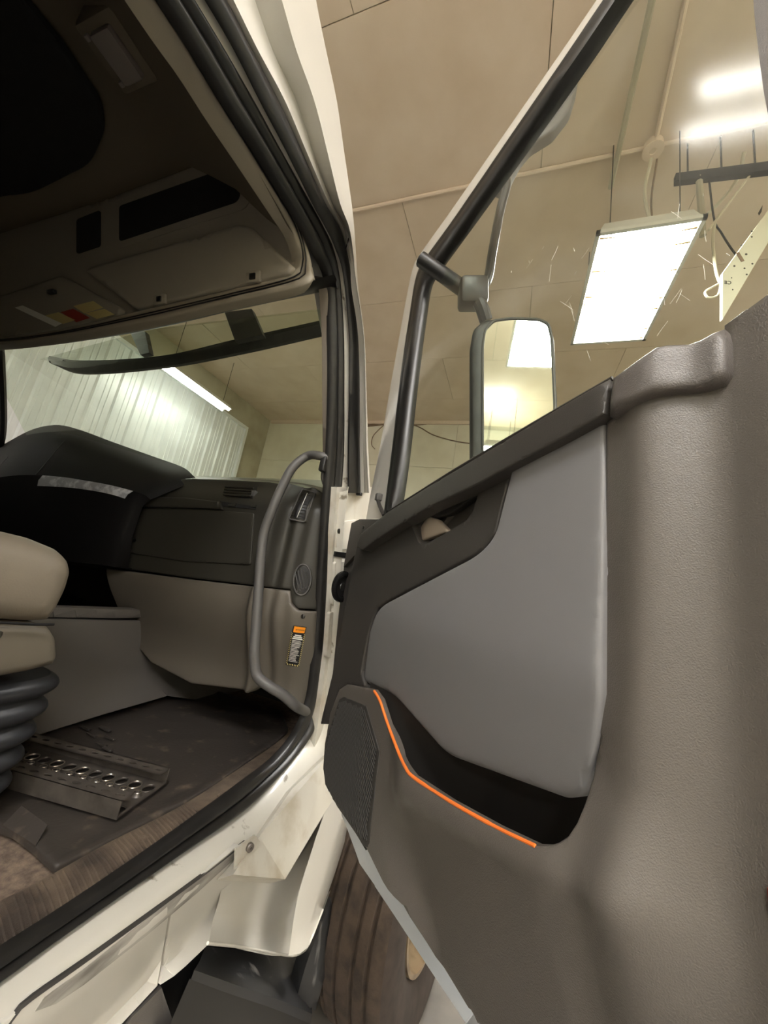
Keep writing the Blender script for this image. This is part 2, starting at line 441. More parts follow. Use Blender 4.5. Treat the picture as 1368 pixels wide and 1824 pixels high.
# painted sheets of the front wall
fsheet = box_mesh('sheet', 2.44-.008, .02, 1.22-.008, 'wall_cream')
for i in range(6):
    for j in range(5):
        piece('sheet', fsheet, (-4.3+i*2.44-(1.2 if j % 2 else 0), YF+random.uniform(.008, .012), ZC-.61-1.22*j+.2), wf)
trim = struct('trim_1', *boxv(((XL+XR)/2, YF-.03, ZC-.035), (XR-XL)/2, .025, .035), 'batten')
# corrugated steel sheets of the left wall: two courses, lap joint at 3.86 m
def corr_mesh(width, z0, z1):
    prof = []; rib = .305
    for k in range(int(round(width/rib))):
        b = k*rib
        for a, hgt in ((0, 0), (.03, .0), (.05, .03), (.085, .03), (.105, 0), (.17, 0), (.178, .008), (.19, .008), (.198, 0), (.24, 0), (.248, .008), (.26, .008), (.268, 0)): prof.append((b+a, hgt))
    prof.append((width, 0))
    V = [(h, y, z0) for y, h in prof]+[(h, y, z1) for y, h in prof]; n = len(prof)
    me = bpy.data.meshes.new('steel_sheet'); me.from_pydata(V, [], [(i, i+1, i+1+n, i+n) for i in range(n-1)]); me.materials.append(M['corrugated']); return me
cm_low, cm_up = corr_mesh(.915, 0, 3.86), corr_mesh(.915, 3.845, 4.80)
for i in range(13):
    y = 6.12-.915*(i+1)
    piece('steel_sheet', cm_low, (XL-.05, y, 0), wl); piece('steel_sheet', cm_up, (XL-.046, y, 0), wl)
mk('edge_strip', *boxv((XL-.03, 6.15, 2.4), .04, .035, 2.4), 'corrugated', wl, smooth=False)
mk('edge_strip', *boxv((XL-.03, .2, 4.83), .04, 5.98, .03), 'corrugated', wl, smooth=False)
sm = MB()
for i in range(34): sm.add(*disc((XL-.046, 6.0-.305*i-.14, 3.91), (1, 0, 0), .012, .008, 8))
sm.build('sheet_screws', 'screw', wl)

# fluorescent fixtures
def troffer(name, label, cx, cyy, z, w_, l_, hang=True, up=True):
    t = thing(name, label, 'ceiling light', (cx, cyy, ZC), group=None)
    V = [(cx-w_/2, cyy-l_/2, z), (cx+w_/2, cyy-l_/2, z), (cx+w_/2, cyy+l_/2, z), (cx-w_/2, cyy+l_/2, z)]
    k = .86; zt = z+.12
    V += [(cx-w_/2*k, cyy-l_/2*.93, zt), (cx+w_/2*k, cyy-l_/2*.93, zt), (cx+w_/2*k, cyy+l_/2*.93, zt), (cx-w_/2*k, cyy+l_/2*.93, zt)]
    mk('housing', V, [(4, 5, 6, 7), (0, 1, 5, 4), (1, 2, 6, 5), (2, 3, 7, 6), (3, 0, 4, 7), (3, 2, 1, 0)], 'fixture', t, smooth=False)
    f = MB()
    for sx in (-1, 1): f.add(*boxv((cx+sx*w_/2, cyy, z-.004), .012, l_/2+.012, .014))
    for sy in (-1, 1): f.add(*boxv((cx, cyy+sy*l_/2, z-.004), w_/2+.012, .012, .014))
    f.build('frame', 'fixture', t, smooth=False)
    mk('lens', *boxv((cx, cyy, z-.006), w_/2-.013, l_/2-.013, .004), 'lens', t, smooth=False)
    if up: mk('added_uplight', *boxv((cx, cyy, zt+.004), w_*.36, l_*.42, .004), 'added_upglow', t, smooth=False)  # glowing top added to the unseen fixtures to brighten the ceiling
    if hang:
        for sx in (-1, 1):
            for sy in (-1, 1): mk('hanger', *tube([(cx+sx*w_*.35, cyy+sy*l_*.4, zt), (cx+sx*w_*.35, cyy+sy*l_*.4, ZC)], .004, 6), 'screw', t)
    return t
TZ = 4.45
TA = [onz(*p, TZ) for p in ((1050, 417), (1233, 385), (1160, 602), (1033, 610))]
tcx = (TA[0][0]+TA[1][0]+TA[2][0]+TA[3][0])/4; tcy = (TA[0][1]+TA[2][1])/2; tl = TA[2][1]-TA[0][1]
tlit = troffer('ceiling_light', 'lit fluorescent ceiling light with stained lens seen through the door window', tcx, tcy, TZ, .60, tl, up=False)
sb_ = MB()
for sx, ys in ((-1, (.03, .27, .49, .56, .74, .97)), (1, (.05, .14, .33, .56, .66, .86, .97))):
    for yy in ys:
        L = random.uniform(.06, .15); y0_ = tcy-tl/2+tl*yy
        sb_.add(*tube([(tcx+sx*.284, y0_, TZ-.0150), (tcx+sx*(.284-L*.6), y0_+.006, TZ-.0150), (tcx+sx*(.284-L), y0_+.03, TZ-.0150)], [.007, .004, .001], 5))
sb_.build('lens_stains', 'lens_stain', tlit)['kind'] = 'stuff'
troffer('ceiling_light', 'fluorescent ceiling light hanging behind the open truck door', 1.05, -1.7, 4.6, .60, 1.22)
troffer('ceiling_light', 'fluorescent ceiling light hanging near the back wall of the shop', 2.8, -3.2, 4.6, .60, 1.22)
troffer('ceiling_light', 'unseen fluorescent light added over the rear of the truck for the door highlight', .9, -5.0, 4.4, .60, 1.22)  # unseen fixture added to bring a highlight onto the door panel
troffer('ceiling_light', 'fluorescent ceiling light in the far right front corner of the shop', 4.4, 1.0, 4.6, .60, 1.22)
troffer('ceiling_light', 'fluorescent ceiling light in the back right corner of the shop', 4.6, -3.0, 4.6, .60, 1.22)
def strip(label, cx, cyy, z, l_, sp=.075):
    t = thing('strip_light', label, 'strip light', (cx, cyy, z))
    mk('housing', *prism([(cx-sp-.04, cyy-l_/2, z+.02), (cx+sp+.04, cyy-l_/2, z+.02), (cx+.05, cyy-l_/2, z+.10), (cx-.05, cyy-l_/2, z+.10)], (0, -1, 0), l_), 'fixture', t, smooth=False)
    for s in (-1, 1): mk('tube', *tube([(cx+s*sp, cyy-l_/2+.03, z-.002), (cx+s*sp, cyy+l_/2-.03, z-.002)], .02, 8), 'tube', t)
    for s in (-1, 1): mk('hanger', *tube([(cx, cyy+s*l_*.4, z+.1), (cx, cyy+s*l_*.4, ZC)], .004, 6), 'screw', t)
    return t
strip('lit twin-tube strip light along the corrugated wall seen through the windshield', -4.5, 4.1, 4.5, 1.35)
strip('twin-tube strip light hanging above the roof of the truck cab', -.52, -1.25, 4.6, 2.44, .10)
strip('twin-tube strip light along the corrugated wall behind the driver side', -4.72, -.8, 4.66, 2.4)
strip('twin-tube strip light along the corrugated wall nearest the back wall', -4.72, -3.8, 4.66, 2.4)

# conduits, junction box, cables on the ceiling
cz = ZC-.018
tag(mk('conduit', *tube([(-5.0, 2.475, cz), (5.8, 2.475, cz)], .016, 8), 'batten'), 'painted conduit running across the ceiling above the truck', 'conduit')
jb = thing('junction_box', 'round junction box on the ceiling where the conduits meet', 'junction box', (1.37, 2.475, ZC))
mk('body', *tube([(1.37, 2.475, ZC), (1.37, 2.475, ZC-.055)], .065, 16), 'batten', jb); mk('cover', *disc((1.37, 2.475, ZC-.055), (0, 0, -1), .07, .01), 'batten', jb)
tag(mk('conduit', *tube([(1.37, 2.40, cz), (1.25, 1.2, cz), (1.2, -2.0, cz)], .016, 8), 'batten'), 'painted conduit running from the junction box toward the back', 'conduit')
tag(mk('conduit', *tube([(1.14, 2.7, ZC-.05), (1.12, 1.7, ZC-.05), (1.0, -2, ZC-.05)], .02, 6), 'wall_grey'), 'dull grey conduit beside the junction box', 'conduit')
def cable(label, pts, r, m='cable', n=40): return tag(mk('cable', *tube(cr(pts, n), r, 6), m), label, 'cable')
cable('pale cable drooping from the junction box to the hung light', [(1.37, 2.51, ZC-.085), (1.36, 2.6, ZC-.35), (1.5, 2.7, ZC-.62), (1.75, 2.72, ZC-.5), (1.95, 2.68, ZC-.25), (2.0, 2.66, ZC)], .012, 'cable_pale')
cable('brown cable drooping from the junction box onto the hung light', [(1.41, 2.52, ZC-.085), (1.43, 2.7, ZC-.3), (1.52, 2.85, ZC-.6), (1.55, 2.9, TZ+.125)], .007)
cable('thin brown cable looped above the hung light', [(1.05, 3.0, TZ+.13), (1.1, 2.9, TZ+.32), (1.3, 2.9, TZ+.34), (1.4, 2.9, TZ+.13)], .005)
WZ = lambda x, y: ony(x, y, YF-.012)
cable('brown cable sagging along the top of the front wall', [WZ(*p) for p in ((655, 757), (700, 753), (740, 757), (790, 752), (835, 749), (900, 752))], .012)
cable('second brown cable sagging lower on the front wall', [WZ(*p) for p in ((648, 760), (715, 754), (745, 760), (775, 776), (830, 789), (900, 792))], .012)
cable('looped brown wire hanging from the front wall corner', [WZ(*p) for p in ((690, 752), (674, 766), (664, 778), (662, 792), (668, 800))], .008)
# overhead rail and the pale perforated panel hung near the light
def RY(x, y, Y): return ony(x, y, Y)
rl = thing('overhead_rail', 'dark slotted rail hanging under the ceiling right of the lit light', 'rail', tuple(RY(1290, 308, 2.5)))
mk('bar', *prism([RY(1204, 308, 2.5), RY(1400, 283, 2.5), RY(1400, 299, 2.5), RY(1204, 322, 2.5)], (0, -1, 0), .04), 'dark_void', rl, smooth=False)
for xx in (1225, 1285, 1345):
    a = RY(xx, 310-(xx-1204)*.13, 2.52); mk('hanger', *tube([a, (a[0], a[1], ZC)], .006, 6), 'screw', rl)
mk('strut', *tube([RY(1245, 316, 2.52), RY(1252, 420, 2.6)], .022, 8), 'wall_grey', rl); mk('strut', *tube([RY(1345, 300, 2.52), RY(1262, 410, 2.6)], .008, 8), 'cable_pale', rl)
cable('pale cable hanging beside the overhead panel', [RY(*p, 2.6) for p in ((1274, 395), (1270, 430), (1275, 480), (1283, 505), (1290, 520))], .009, 'cable_pale')
cable('dark cable slanting behind the overhead panel', [RY(1262, 312, 2.52)]+[RY(*p, 2.6) for p in ((1272, 390), (1285, 415), (1302, 442), (1320, 465))], .006, 'dark_void')
cable('coiled pale cable ends below the overhead rail', [RY(*p, 2.6) for p in ((1290, 500), (1268, 512), (1256, 520), (1262, 530), (1278, 526), (1284, 508))], .007, 'cable_pale')
PQ = [(1287, 487), (1390, 345), (1420, 345), (1368, 432), (1287, 569)]
q0 = RY(1287, 569, 2.3)
PF = Fr(q0, (1, .25, 0), (0, 0, 1), (.25, -1, 0))
pn = thing('perforated_sheet', 'pale perforated sheet metal panel hanging right of the lit light', 'panel', tuple(q0))
ppatch('sheet', PQ, PF, 'cream_metal', pn, edge=0, thick=.02, res=.1)
hb = MB()
for (x, y, r) in ((1339, 412, .009), (1339, 422, .009), (1320, 437, .011), (1329, 453, .012), (1321, 465, .01), (1308, 474, .010), (1340, 470, .009), (1326, 478, .009), (1330, 489, .009), (1303, 495, .006), (1305, 516, .007)):
    a, b = PF.px(x, y); hb.add(*disc(PF.pt(a, b, 0), PF.n, r*.6, .002, 10))
hb.build('hole_rings', 'dark_print', pn)['kind'] = 'stuff'
mk('slot', *boxv(PF.pt(*PF.px(1318, 458), .001), .010, .035, .0015, (PF.u*.9+PF.v*.4, PF.v*.9-PF.u*.4, PF.n)), 'cable', pn, smooth=False)
mk('slot', *prism([PF.pt(*PF.px(*p), .002) for p in ((1350, 380), (1358, 366), (1356, 378), (1352, 384))], PF.n, .002), 'dark_print', pn, smooth=False)
text('CE', 'lettering', PF, *PF.px(1296, 504), .002, .034, 'dark_print', pn, ax=-1)

# ================================================================== truck cab (shell, frame, floor, exterior)
cab = thing('truck_cab', 'white truck cab with its door opening, black door seals and worn white sill', 'truck', (-1.0, 0, 0))
N = 90
def path3(pix, fn, n=N):
    """measured line; lines that leave the photo run on straight to the rear post of the opening"""
    P = [fn(x, y) for x, y in pix]
    if pix[0][1] < -100 and P[0][1] > -.1: d = P[0]-P[1]; P.insert(0, P[0]+d*((-.14-P[0][1])/min(d[1], -.05)))
    if pix[-1][0] <= -150 and P[-1][1] > -.1: d = P[-1]-P[-2]; P.append(P[-1]+d*((-.14-P[-1][1])/min(d[1], -.05)))
    return cr(P, n)
# ---- white roof and pillar skin beside the header
L_in = [(250, -300), (325, -160), (403, 0), (449, 90), (497, 180), (538, 270), (578, 360), (607, 405), (616, 440), (625, 491), (638, 600), (641, 700), (641, 800), (643, 878)]
L_a = [(262, -300), (338, -160), (416, 0), (460, 90), (508, 180), (546, 270), (585, 360), (611, 405), (620, 440), (629, 491), (643, 600), (645, 700), (647, 800), (649, 878)]
L_b = [(345, -300), (395, -160), (454, 0), (486, 90), (528, 180), (558, 270), (591, 360), (615, 405), (624, 445), (631, 495), (646, 600), (649, 700), (651, 800), (654, 878)]
L_c = [(415, -300), (455, -160), (502, 0), (528, 90), (560, 180), (583, 270), (605, 360), (622, 405), (629, 450), (634, 500), (648, 600), (651, 700), (653, 800), (657, 878)]
L_s = [(512, -300), (536, -160), (563, 0), (581, 90), (600, 180), (613, 270), (626, 360), (631, 405), (634, 450), (638, 510), (649, 600), (653, 700), (656, 800), (660, 878)]
skin = [path3(L_in, XS(.035)), path3(L_a, XS(.050)), path3(L_b, XS(.034)), path3(L_c, XS(.085)), path3(L_s, XS(.07))]
bk = skin[-1]+np.array([-.03, .004, -.0]); bk2 = bk+np.array([-.15, .02, -.01])
mk('roof_side_skin', *loft(skin+[bk, bk2]), 'white_paint', cab, ang=60)
seam = path3([(600, 290), (613, 350), (623, 405), (621, 425), (615, 445)], XS(.045), 30)
mk('panel_seam', *tube(seam, .0022, 6), 'rubber', cab)
# ---- seals round the opening
def band(name, a, b, m, Xa, Xm, Xb, bulge=None, parent=cab, n=140, deep=.006):
    A = path3(a, XS(Xa), n); B = path3(b, XS(Xb), n); K = []
    for t in np.linspace(0, 1, 7): K.append(A*(1-t)+B*t+np.array([Xm*math.sin(pi*t), 0, 0]))
    K = [A+np.array([-deep, 0, 0])]+K+[B+np.array([-deep, 0, 0])]
    return mk(name, *loft(K), m, parent, ang=60)
i_in = [(146, -250), (299, 0), (355, 90), (408, 180), (465, 270), (518, 360), (541, 400), (562, 440), (587, 500), (592, 600), (592, 700), (589, 800), (582, 900), (575, 1000), (569, 1100), (560, 1200), (550, 1258), (530, 1305), (495, 1350), (430, 1403), (300, 1500), (150, 1606), (0, 1706), (-250, 1876)]
i_out = [(191, -250), (344, 0), (399, 90), (451, 180), (500, 270), (551, 360), (573, 400), (592, 440), (604, 500), (611, 600), (612, 700), (612, 800), (608, 870), (600, 950), (594, 1050), (588, 1150), (578, 1225), (571, 1268), (553, 1312), (507, 1370), (440, 1440), (310, 1528), (152, 1635), (0, 1745), (-250, 1925)]
A = path3(i_in, XS(-.012), 160); B = path3(i_out, XS(.0), 160)
def bulb(A, B, t0, t1, hgt, deep):
    K = []
    for t in np.linspace(0, 1, 9):
        q = t0+(t1-t0)*t; K.append(A*(1-q)+B*q+np.array([hgt*math.sin(pi*t), 0, 0]))
    return [K[0]+np.array([-deep, 0, 0])]+K+[K[-1]+np.array([-deep, 0, 0])]
mk('door_seal', *loft(bulb(A, B, -.04, .47, .010, .02)), 'rubber', cab, ang=60)
mk('door_seal', *loft(bulb(A, B, .50, 1.0, .013, .03)), 'rubber', cab, ang=60)
mk('seal_carrier', *loft([A*.98+B*.02+np.array([-.012, 0, 0]), A*.02+B*.98+np.array([-.012, 0, 0])]), 'rubber_dull', cab)
o_in = [(217, -250), (370, 0), (422, 90), (467, 180), (514, 270), (558, 360), (580, 400), (599, 440), (614, 491), (624, 600), (624, 700), (622, 800), (622, 878)]
o_out = [(252, -250), (403, 0), (449, 90), (497, 180), (538, 270), (578, 360), (605, 405), (616, 440), (625, 491), (638, 600), (641, 700), (641, 800), (642, 878)]
band('outer_seal', o_in, o_out, 'rubber', .03, .012, .036)
mk('seal_end', *bevbox(onx(640, 880, .035), .012, .008, .006, None, .003), 'black_plastic', cab)
w_in = [(189, -250), (342, 0), (397, 90), (449, 180), (498, 270), (549, 360), (571, 400), (590, 440), (603, 491), (610, 600), (611, 700), (611, 800), (606, 880)]
w_out = [(219, -250), (372, 0), (424, 90), (469, 180), (516, 270), (560, 360), (582, 400), (601, 440), (616, 491), (626, 600), (626, 700), (624, 800), (624, 880)]
mk('door_frame_flange', *loft([path3(w_in, XS(.004)), path3(w_out, XS(.018))]), 'white_worn', cab)
# ---- beige garnish round the headliner: double bead down the header, then along the windshield head
b_in = [onx(x, y, -.06) for x, y in ((80, -280), (258, 0), (319, 90), (374, 180), (432, 270), (489, 360), (514, 400), (527, 440))]+[ony(x, y, .79) for x, y in ((524, 468), (505, 488), (400, 518), (250, 553), (100, 588), (0, 600), (-150, 610))]
b_out = [onx(x, y, -.045) for x, y in ((112, -290), (292, 0), (349, 90), (402, 180), (459, 270), (513, 360), (534, 400), (548, 440))]+[ony(x, y, .80) for x, y in ((556, 482), (545, 508), (410, 540), (250, 577), (100, 603), (0, 615), (-150, 622))]
A2, B2 = cr(b_in, 120), cr(b_out, 120); away = np.array([-.012, .010, .0])
K = []
for t in np.linspace(0, 1, 13): K.append(A2*(1-t)+B2*t-away*abs(math.sin(2*pi*t))*.6)
mk('headliner_garnish', *loft([A2+away*3]+K+[B2+away*3]), 'beige', cab, ang=80)
for t in (.42, .60):
    gp_ = A2*(1-t)+B2*t-away*abs(math.sin(2*pi*t))*.6; mk('garnish_shade_line', *tube(gp_-away*.22, .0022, 5), 'rubber', cab)  # dark lines put in for the shade between the beads
# dark rubber inside the header between garnish and seal
r_in = [(112, -280), (290, 0), (347, 90), (400, 180), (457, 270), (511, 360), (532, 400), (546, 440), (556, 491)]
r_out = [(150, -250), (301, 0), (357, 90), (410, 180), (467, 270), (520, 360), (543, 400), (564, 440), (588, 495)]
mk('header_liner', *loft([path3(r_in, XS(-.05), 60), path3(r_out, XS(-.02), 60)]), 'rubber_dull', cab)
# ---- A-pillar trim inside
p_in = [(556, 470), (566, 500), (573, 600), (574, 700), (575, 800), (577, 862), (578, 880)]
p_out = [(580, 460), (587, 500), (593, 600), (593, 700), (591, 800), (588, 862), (587, 880)]
PA, PB = path3(p_in, XS(-.055), 50), path3(p_out, XS(-.015), 50)
mk('pillar_trim', *loft([PA+np.array([-.02, .05, 0]), PA, (PA+PB)/2+np.array([.006, -.004, 0]), PB, PB+np.array([0, .02, 0])]), 'pillar_grey', cab, ang=60)
# ---- hinge face of the body behind the door edge
HF = Fr((.02, 1.2, 1.6), (0, 1, 0), (0, 0, 1), (1, 0, 0))
ppatch('hinge_pillar', [(600, 868), (680, 868), (690, 980), (690, 1250), (640, 1420), (560, 1330), (574, 1230), (584, 1150), (590, 1050), (594, 950)], HF, 'white_dirty', cab, edge=0, thick=.03, res=.05)
HF2 = Fr((.03, 1.2, 1.6), (0, 1, 0), (0, 0, 1), (1, 0, 0))
for pl in ([(604, 930), (640, 925), (640, 978), (600, 980)], [(588, 1090), (640, 1090), (640, 1170), (582, 1172)], [(597, 1000), (640, 1000), (640, 1078), (592, 1080)]):
    ppatch('hinge_plate', pl, HF2, 'white_dirty', cab, r=6, edge=.003, thick=.012, res=.03)
for x, y in ((604, 946), (600, 1108), (593, 1154)):
    mk('screw', *disc(HF2.pt(*HF2.px(x, y), 0), (1, -.2, 0), .011, .008), 'screw', cab)
stp = onx(612, 990, .045)
mk('check_strap', *bevbox(stp, .035, .035, .010, None, .003), 'black_gloss', cab)
# ---- sill: white worn band under the seal, groove, skirt panels
s_a = [(612, 868), (600, 950), (594, 1050), (588, 1150), (578, 1225), (571, 1268), (553, 1312), (507, 1370), (440, 1440), (310, 1528), (152, 1635), (0, 1745), (-250, 1925)]
s_b = [(620, 868), (612, 950), (606, 1050), (600, 1150), (594, 1240), (590, 1300), (578, 1350), (540, 1412), (470, 1478), (348, 1562), (170, 1690), (20, 1806), (-200, 1975)]
SA, SB = path3(s_a, XS(-.005), 100), path3(s_b, XS(.05), 100)
SM = (SA+SB)/2+np.array([.012, 0, .004])
mk('door_sill', *loft([SA+np.array([-.02, 0, 0]), SA, SM, SB, SB+np.array([.0, 0, -.012]), SB+np.array([-.03, 0, -.02])]), 'white_worn', cab, ang=60)
gr = path3([(435, 1500), (350, 1566), (170, 1697), (55, 1778), (28, 1805), (12, 1830), (6, 1880)], XS(.052), 40)
mk('sill_groove', *tube(gr, .0045, 6), 'rubber_dull', cab)
SKF = Fr((.055, .8, 1.0), (0, 1, 0), (0, 0, 1), (1, 0, 0))
def skh(a, b): return .018*sstep((b+.0)/.13) - .0 if b > 0 else -.0
sk_mid = SKF.px(294, 1690)
def skirt_h(a, b):
    # flat panel whose lowest strip turns outward
    return -.30*max(0, .10-b)+.034*sstep((-.085-b)/.03)
ppatch('skirt_panel', [(303, 1606), (288, 1725), (281, 1757), (215, 1828), (120, 1930), (-150, 2150), (-250, 1990), (20, 1812), (60, 1776), (170, 1697)], SKF, 'white_paint', cab, h=skirt_h, edge=.002, thick=.02, res=.03)
ppatch('skirt_panel', [(307, 1603), (350, 1566), (425, 1505), (420, 1560), (398, 1615), (377, 1677), (287, 1755), (292, 1722)], SKF, 'white_paint', cab, h=skirt_h, edge=.002, thick=.02, res=.03)
# paint scraped grey along the groove
ppatch('paint_scrape', [(425, 1507), (350, 1569), (250, 1646), (150, 1726), (80, 1776), (62, 1802), (100, 1788), (150, 1754), (262, 1666), (352, 1590), (420, 1528)], SKF, 'scrape', cab, h=lambda a, b: skirt_h(a, b)+.001, edge=0, thick=.001, res=.03)
# ---- white box bracket with bolt, wheel-arch recess, front flare
BX = lambda x, y, X: onx(x, y, X)
ga = [BX(415, 1558, .10), BX(508, 1566, .13), BX(592, 1425, .13), BX(600, 1330, .09), BX(520, 1405, .055), BX(462, 1490, .07)]
V = ga+[p+np.array([-.06, .03, -.05]) for p in ga]
mk('step_bracket', V, [(0, 1, 2, 3, 4, 5), (6, 11, 10, 9, 8, 7)]+[(i, i+6, (i+1) % 6+6, (i+1) % 6) for i in range(6)], 'white_dirty', cab, smooth=False)
mk('bracket_tab', *prism([BX(418, 1553, .085), BX(420, 1512, .085), BX(455, 1488, .085), BX(464, 1500, .085), BX(432, 1553, .085)], (1, -.4, .1), .006), 'white_dirty', cab, smooth=False)
mk('bolt', *disc(BX(444, 1508, .088), (1, -.5, .1), .010, .010), 'steel', cab)
ra = [[BX(404, 1530, .02), BX(520, 1540, .0), BX(618, 1390, .02)], [BX(391, 1600, .02), BX(520, 1605, -.02), BX(616, 1455, .05)], [BX(379, 1640, .03), BX(510, 1650, .0), BX(610, 1520, .08)], [BX(372, 1680, .06), BX(516, 1700, .04), BX(575, 1625, .13)]]
RC = [cr(r, 24) for r in ra]; RR = [cr([RC[k][j] for k in range(4)], 20) for j in range(24)]
mk('arch_recess', *loft(RR), 'white_paint', cab, ang=80)
FA = cr([BX(592, 1270, .04), BX(590, 1340, .06), BX(585, 1420, .09), BX(560, 1500, .11), BX(530, 1600, .11), BX(514, 1702, .10)], 30)
FB = cr([BX(640, 1270, .05), BX(640, 1380, .07), BX(622, 1468, .11), BX(600, 1545, .13), BX(572, 1625, .135), BX(548, 1688, .135)], 30)
FBq = FB+np.array([-.01, .02, -.01])
mk('fender_flare', *loft([FA, FA*.5+FB*.5+np.array([.008, -.004, 0]), FB, FBq+np.array([-.03, 0, 0])]), 'white_paint', cab, ang=70)
mk('arch_inner', *prism([BX(655, 1300, .0), BX(545, 1380, -.02), BX(490, 1540, -.045), BX(600, 1590, -.02), BX(655, 1450, .01)], (1, -.5, 0), .01), 'white_paint', cab, smooth=False)
mk('arch_lip', *tube(cr([BX(370, 1680, .068), BX(440, 1688, .06), BX(515, 1702, .06), BX(538, 1696, .10), BX(552, 1678, .135), BX(575, 1620, .135)], 40), .0035, 8), 'white_paint', cab)
# ---- black plastic liner and lower step below the arch
LA = cr([BX(632, 1470, .11), BX(606, 1550, .12), BX(575, 1640, .12), BX(548, 1710, .10), BX(525, 1790, .08)], 26)
LB = cr([BX(648, 1498, .13), BX(634, 1545, .145), BX(606, 1650, .15), BX(580, 1735, .15), BX(562, 1800, .13)], 26)
mk('wheel_arch_liner', *loft([LA+np.array([-.05, .03, 0]), LA, LA*.5+LB*.5+np.array([.006, 0, 0]), LB, LB+np.array([-.01, .02, 0])]), 'flap', cab, ang=60)
s1 = cr([BX(366, 1686, .0), BX(450, 1694, -.02), BX(520, 1706, .0), BX(556, 1700, .06)], 16)
s2 = cr([BX(346, 1728, .07), BX(420, 1754, .09), BX(500, 1782, .11), BX(556, 1806, .13)], 16)
s3 = cr([BX(340, 1745, .072), BX(414, 1772, .092), BX(496, 1800, .112), BX(553, 1824, .13)], 16)
s4 = cr([BX(296, 1840, .06), BX(390, 1880, .08), BX(480, 1910, .10), BX(545, 1930, .12)], 16)
mk('lower_step', *loft([s1, (s1+s2)/2+np.array([0, 0, -.008]), s2, s3]), 'flap', cab, ang=30)
mk('step_riser', *loft([s3+np.array([-.004, 0, 0]), s4, s4+np.array([-.1, 0, 0])]), 'black_plastic', cab, ang=30)
mk('step_plate', *prism([BX(235, 1812, .02), BX(288, 1760, .02), BX(312, 1830, .03), BX(300, 1900, .03), BX(180, 1900, .02)], (.6, -.4, .3), .02), 'tunnel_grey', cab, smooth=False)
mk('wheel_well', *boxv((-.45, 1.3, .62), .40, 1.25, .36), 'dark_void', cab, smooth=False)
# ---- cab floor, door side walls, roof and back
sbx = lambda n, x0, x1, y0, y1, z0, z1, m: mk(n, *boxv(((x0+x1)/2, (y0+y1)/2, (z0+z1)/2), (x1-x0)/2, (y1-y0)/2, (z1-z0)/2), m, cab, smooth=False)
sbx('floor_pan', -2.35, -.02, -1.9, 1.95, 1.0, 1.105, 'carpet')
sbx('firewall', -2.35, -.06, 1.95, 2.0, 1.0, 2.05, 'dark_void')
sbx('back_wall', -2.4, 0, -1.95, -1.9, 1.0, 3.5, 'headliner')
sbx('roof_panel', -2.4, .0, -1.95, .40, 3.42, 3.5, 'white_paint')
sbx('driver_side_wall', -2.40, -2.30, -1.95, 2.0, .9, 2.02, 'dash_soft')
sbx('driver_side_wall', -2.40, -2.30, -1.95, .0, 2.02, 3.45, 'headliner')
sbx('driver_side_wall', -2.40, -2.30, .0, .85, 2.02, 3.45, 'headliner')  # added across the driver window to keep light out of the cab
sbx('sleeper_side', -.05, .03, -1.95, -.12, .95, 3.6, 'white_paint')
# headliner: vaulted sheet from the header to the driver side
hl = []
for t in np.linspace(0, 1, 9):
    X = -.055-2.25*t; z = 2.79+.42*math.sin(min(1, t*3)*pi/2) if t < .34 else 3.21-.05*math.sin((t-.34)/.66*pi)
    hl.append([np.array([X, Y, z]) for Y in np.linspace(-1.9, .74, 12)])
mk('headliner', *loft(hl), 'headliner', cab)
RFF = Fr((-.9, .3, 3.17), (1, 0, 0), (0, 1, 0), (0, 0, -1))
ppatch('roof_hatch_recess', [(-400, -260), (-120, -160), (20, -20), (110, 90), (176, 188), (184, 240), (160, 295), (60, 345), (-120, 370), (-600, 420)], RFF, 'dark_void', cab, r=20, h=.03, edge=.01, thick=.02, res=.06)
lm = thing('dome_lamp', 'small unlit dome lamp with white lens on the dark headliner', 'lamp', tuple(onz(215, 90, 3.06)))
lp = onz(215, 90, 3.06)
mk('base', *bevbox(lp+np.array([0, 0, .035]), .075, .07, .05, None, .012), 'headliner', lm)
mk('lens', *bevbox(lp+np.array([0.0, 0, -.022]), .035, .05, .012, None, .008), 'lens_dome', lm)
for s in (-1, 1): mk('clip', *bevbox(lp+np.array([-.05, s*.045, -.018]), .006, .006, .006, None, .002), 'lens_dome', lm)
sbx('header_filler', -2.3, -.12, .86, .90, 2.79, 3.45, 'headliner')  # filler added to block light through the gap above the console
sbx('roof_side_panel', -.05, .04, -.12, .20, 2.92, 3.6, 'white_paint')
# upper exterior above the opening

# ---- windshield and its surround
W0, W1 = np.array([-1.0, .95, 2.76]), np.array([-1.0, 1.60, 2.02])
wv = (W0-W1)/np.linalg.norm(W0-W1); wn = np.cross((1, 0, 0), wv)
WF = Fr(W1, (1, 0, 0), wv, wn if wn[1] < 0 else -wn)
patch('windshield', [(-1.3, -.05), (.93, -.05), (.93, .97), (-1.3, .97)], WF, 'glass_wind', cab, edge=0, thick=0, res=.3)
head = [ony(x, y, .86) for x, y in ((600, 498), (570, 505), (410, 540), (250, 577), (100, 604), (0, 617), (-60, 624))]
head2 = [ony(x, y, .90) for x, y in ((600, 512), (570, 519), (410, 553), (250, 590), (100, 614), (0, 624), (-60, 632))]
H1, H2 = cr(head, 40), cr(head2, 40)
mk('windshield_head', *loft([H1+np.array([0, -.02, .0]), H1, (H1+H2)/2+np.array([0, -.006, -.004]), H2, H2+np.array([0, .03, .03])]), 'black_plastic', cab)
cf = cr([ony(x, y, 1.02) for x, y in ((-60, 780), (-10, 780), (4, 770), (3, 640), (12, 626))], 20)
mk('windshield_side', *tube(cr([ony(-8, 820, 1.35), ony(4, 760, 1.25), ony(0, 640, 1.0), ony(-4, 600, .95)], 20), .022, 8), 'black_plastic', cab)
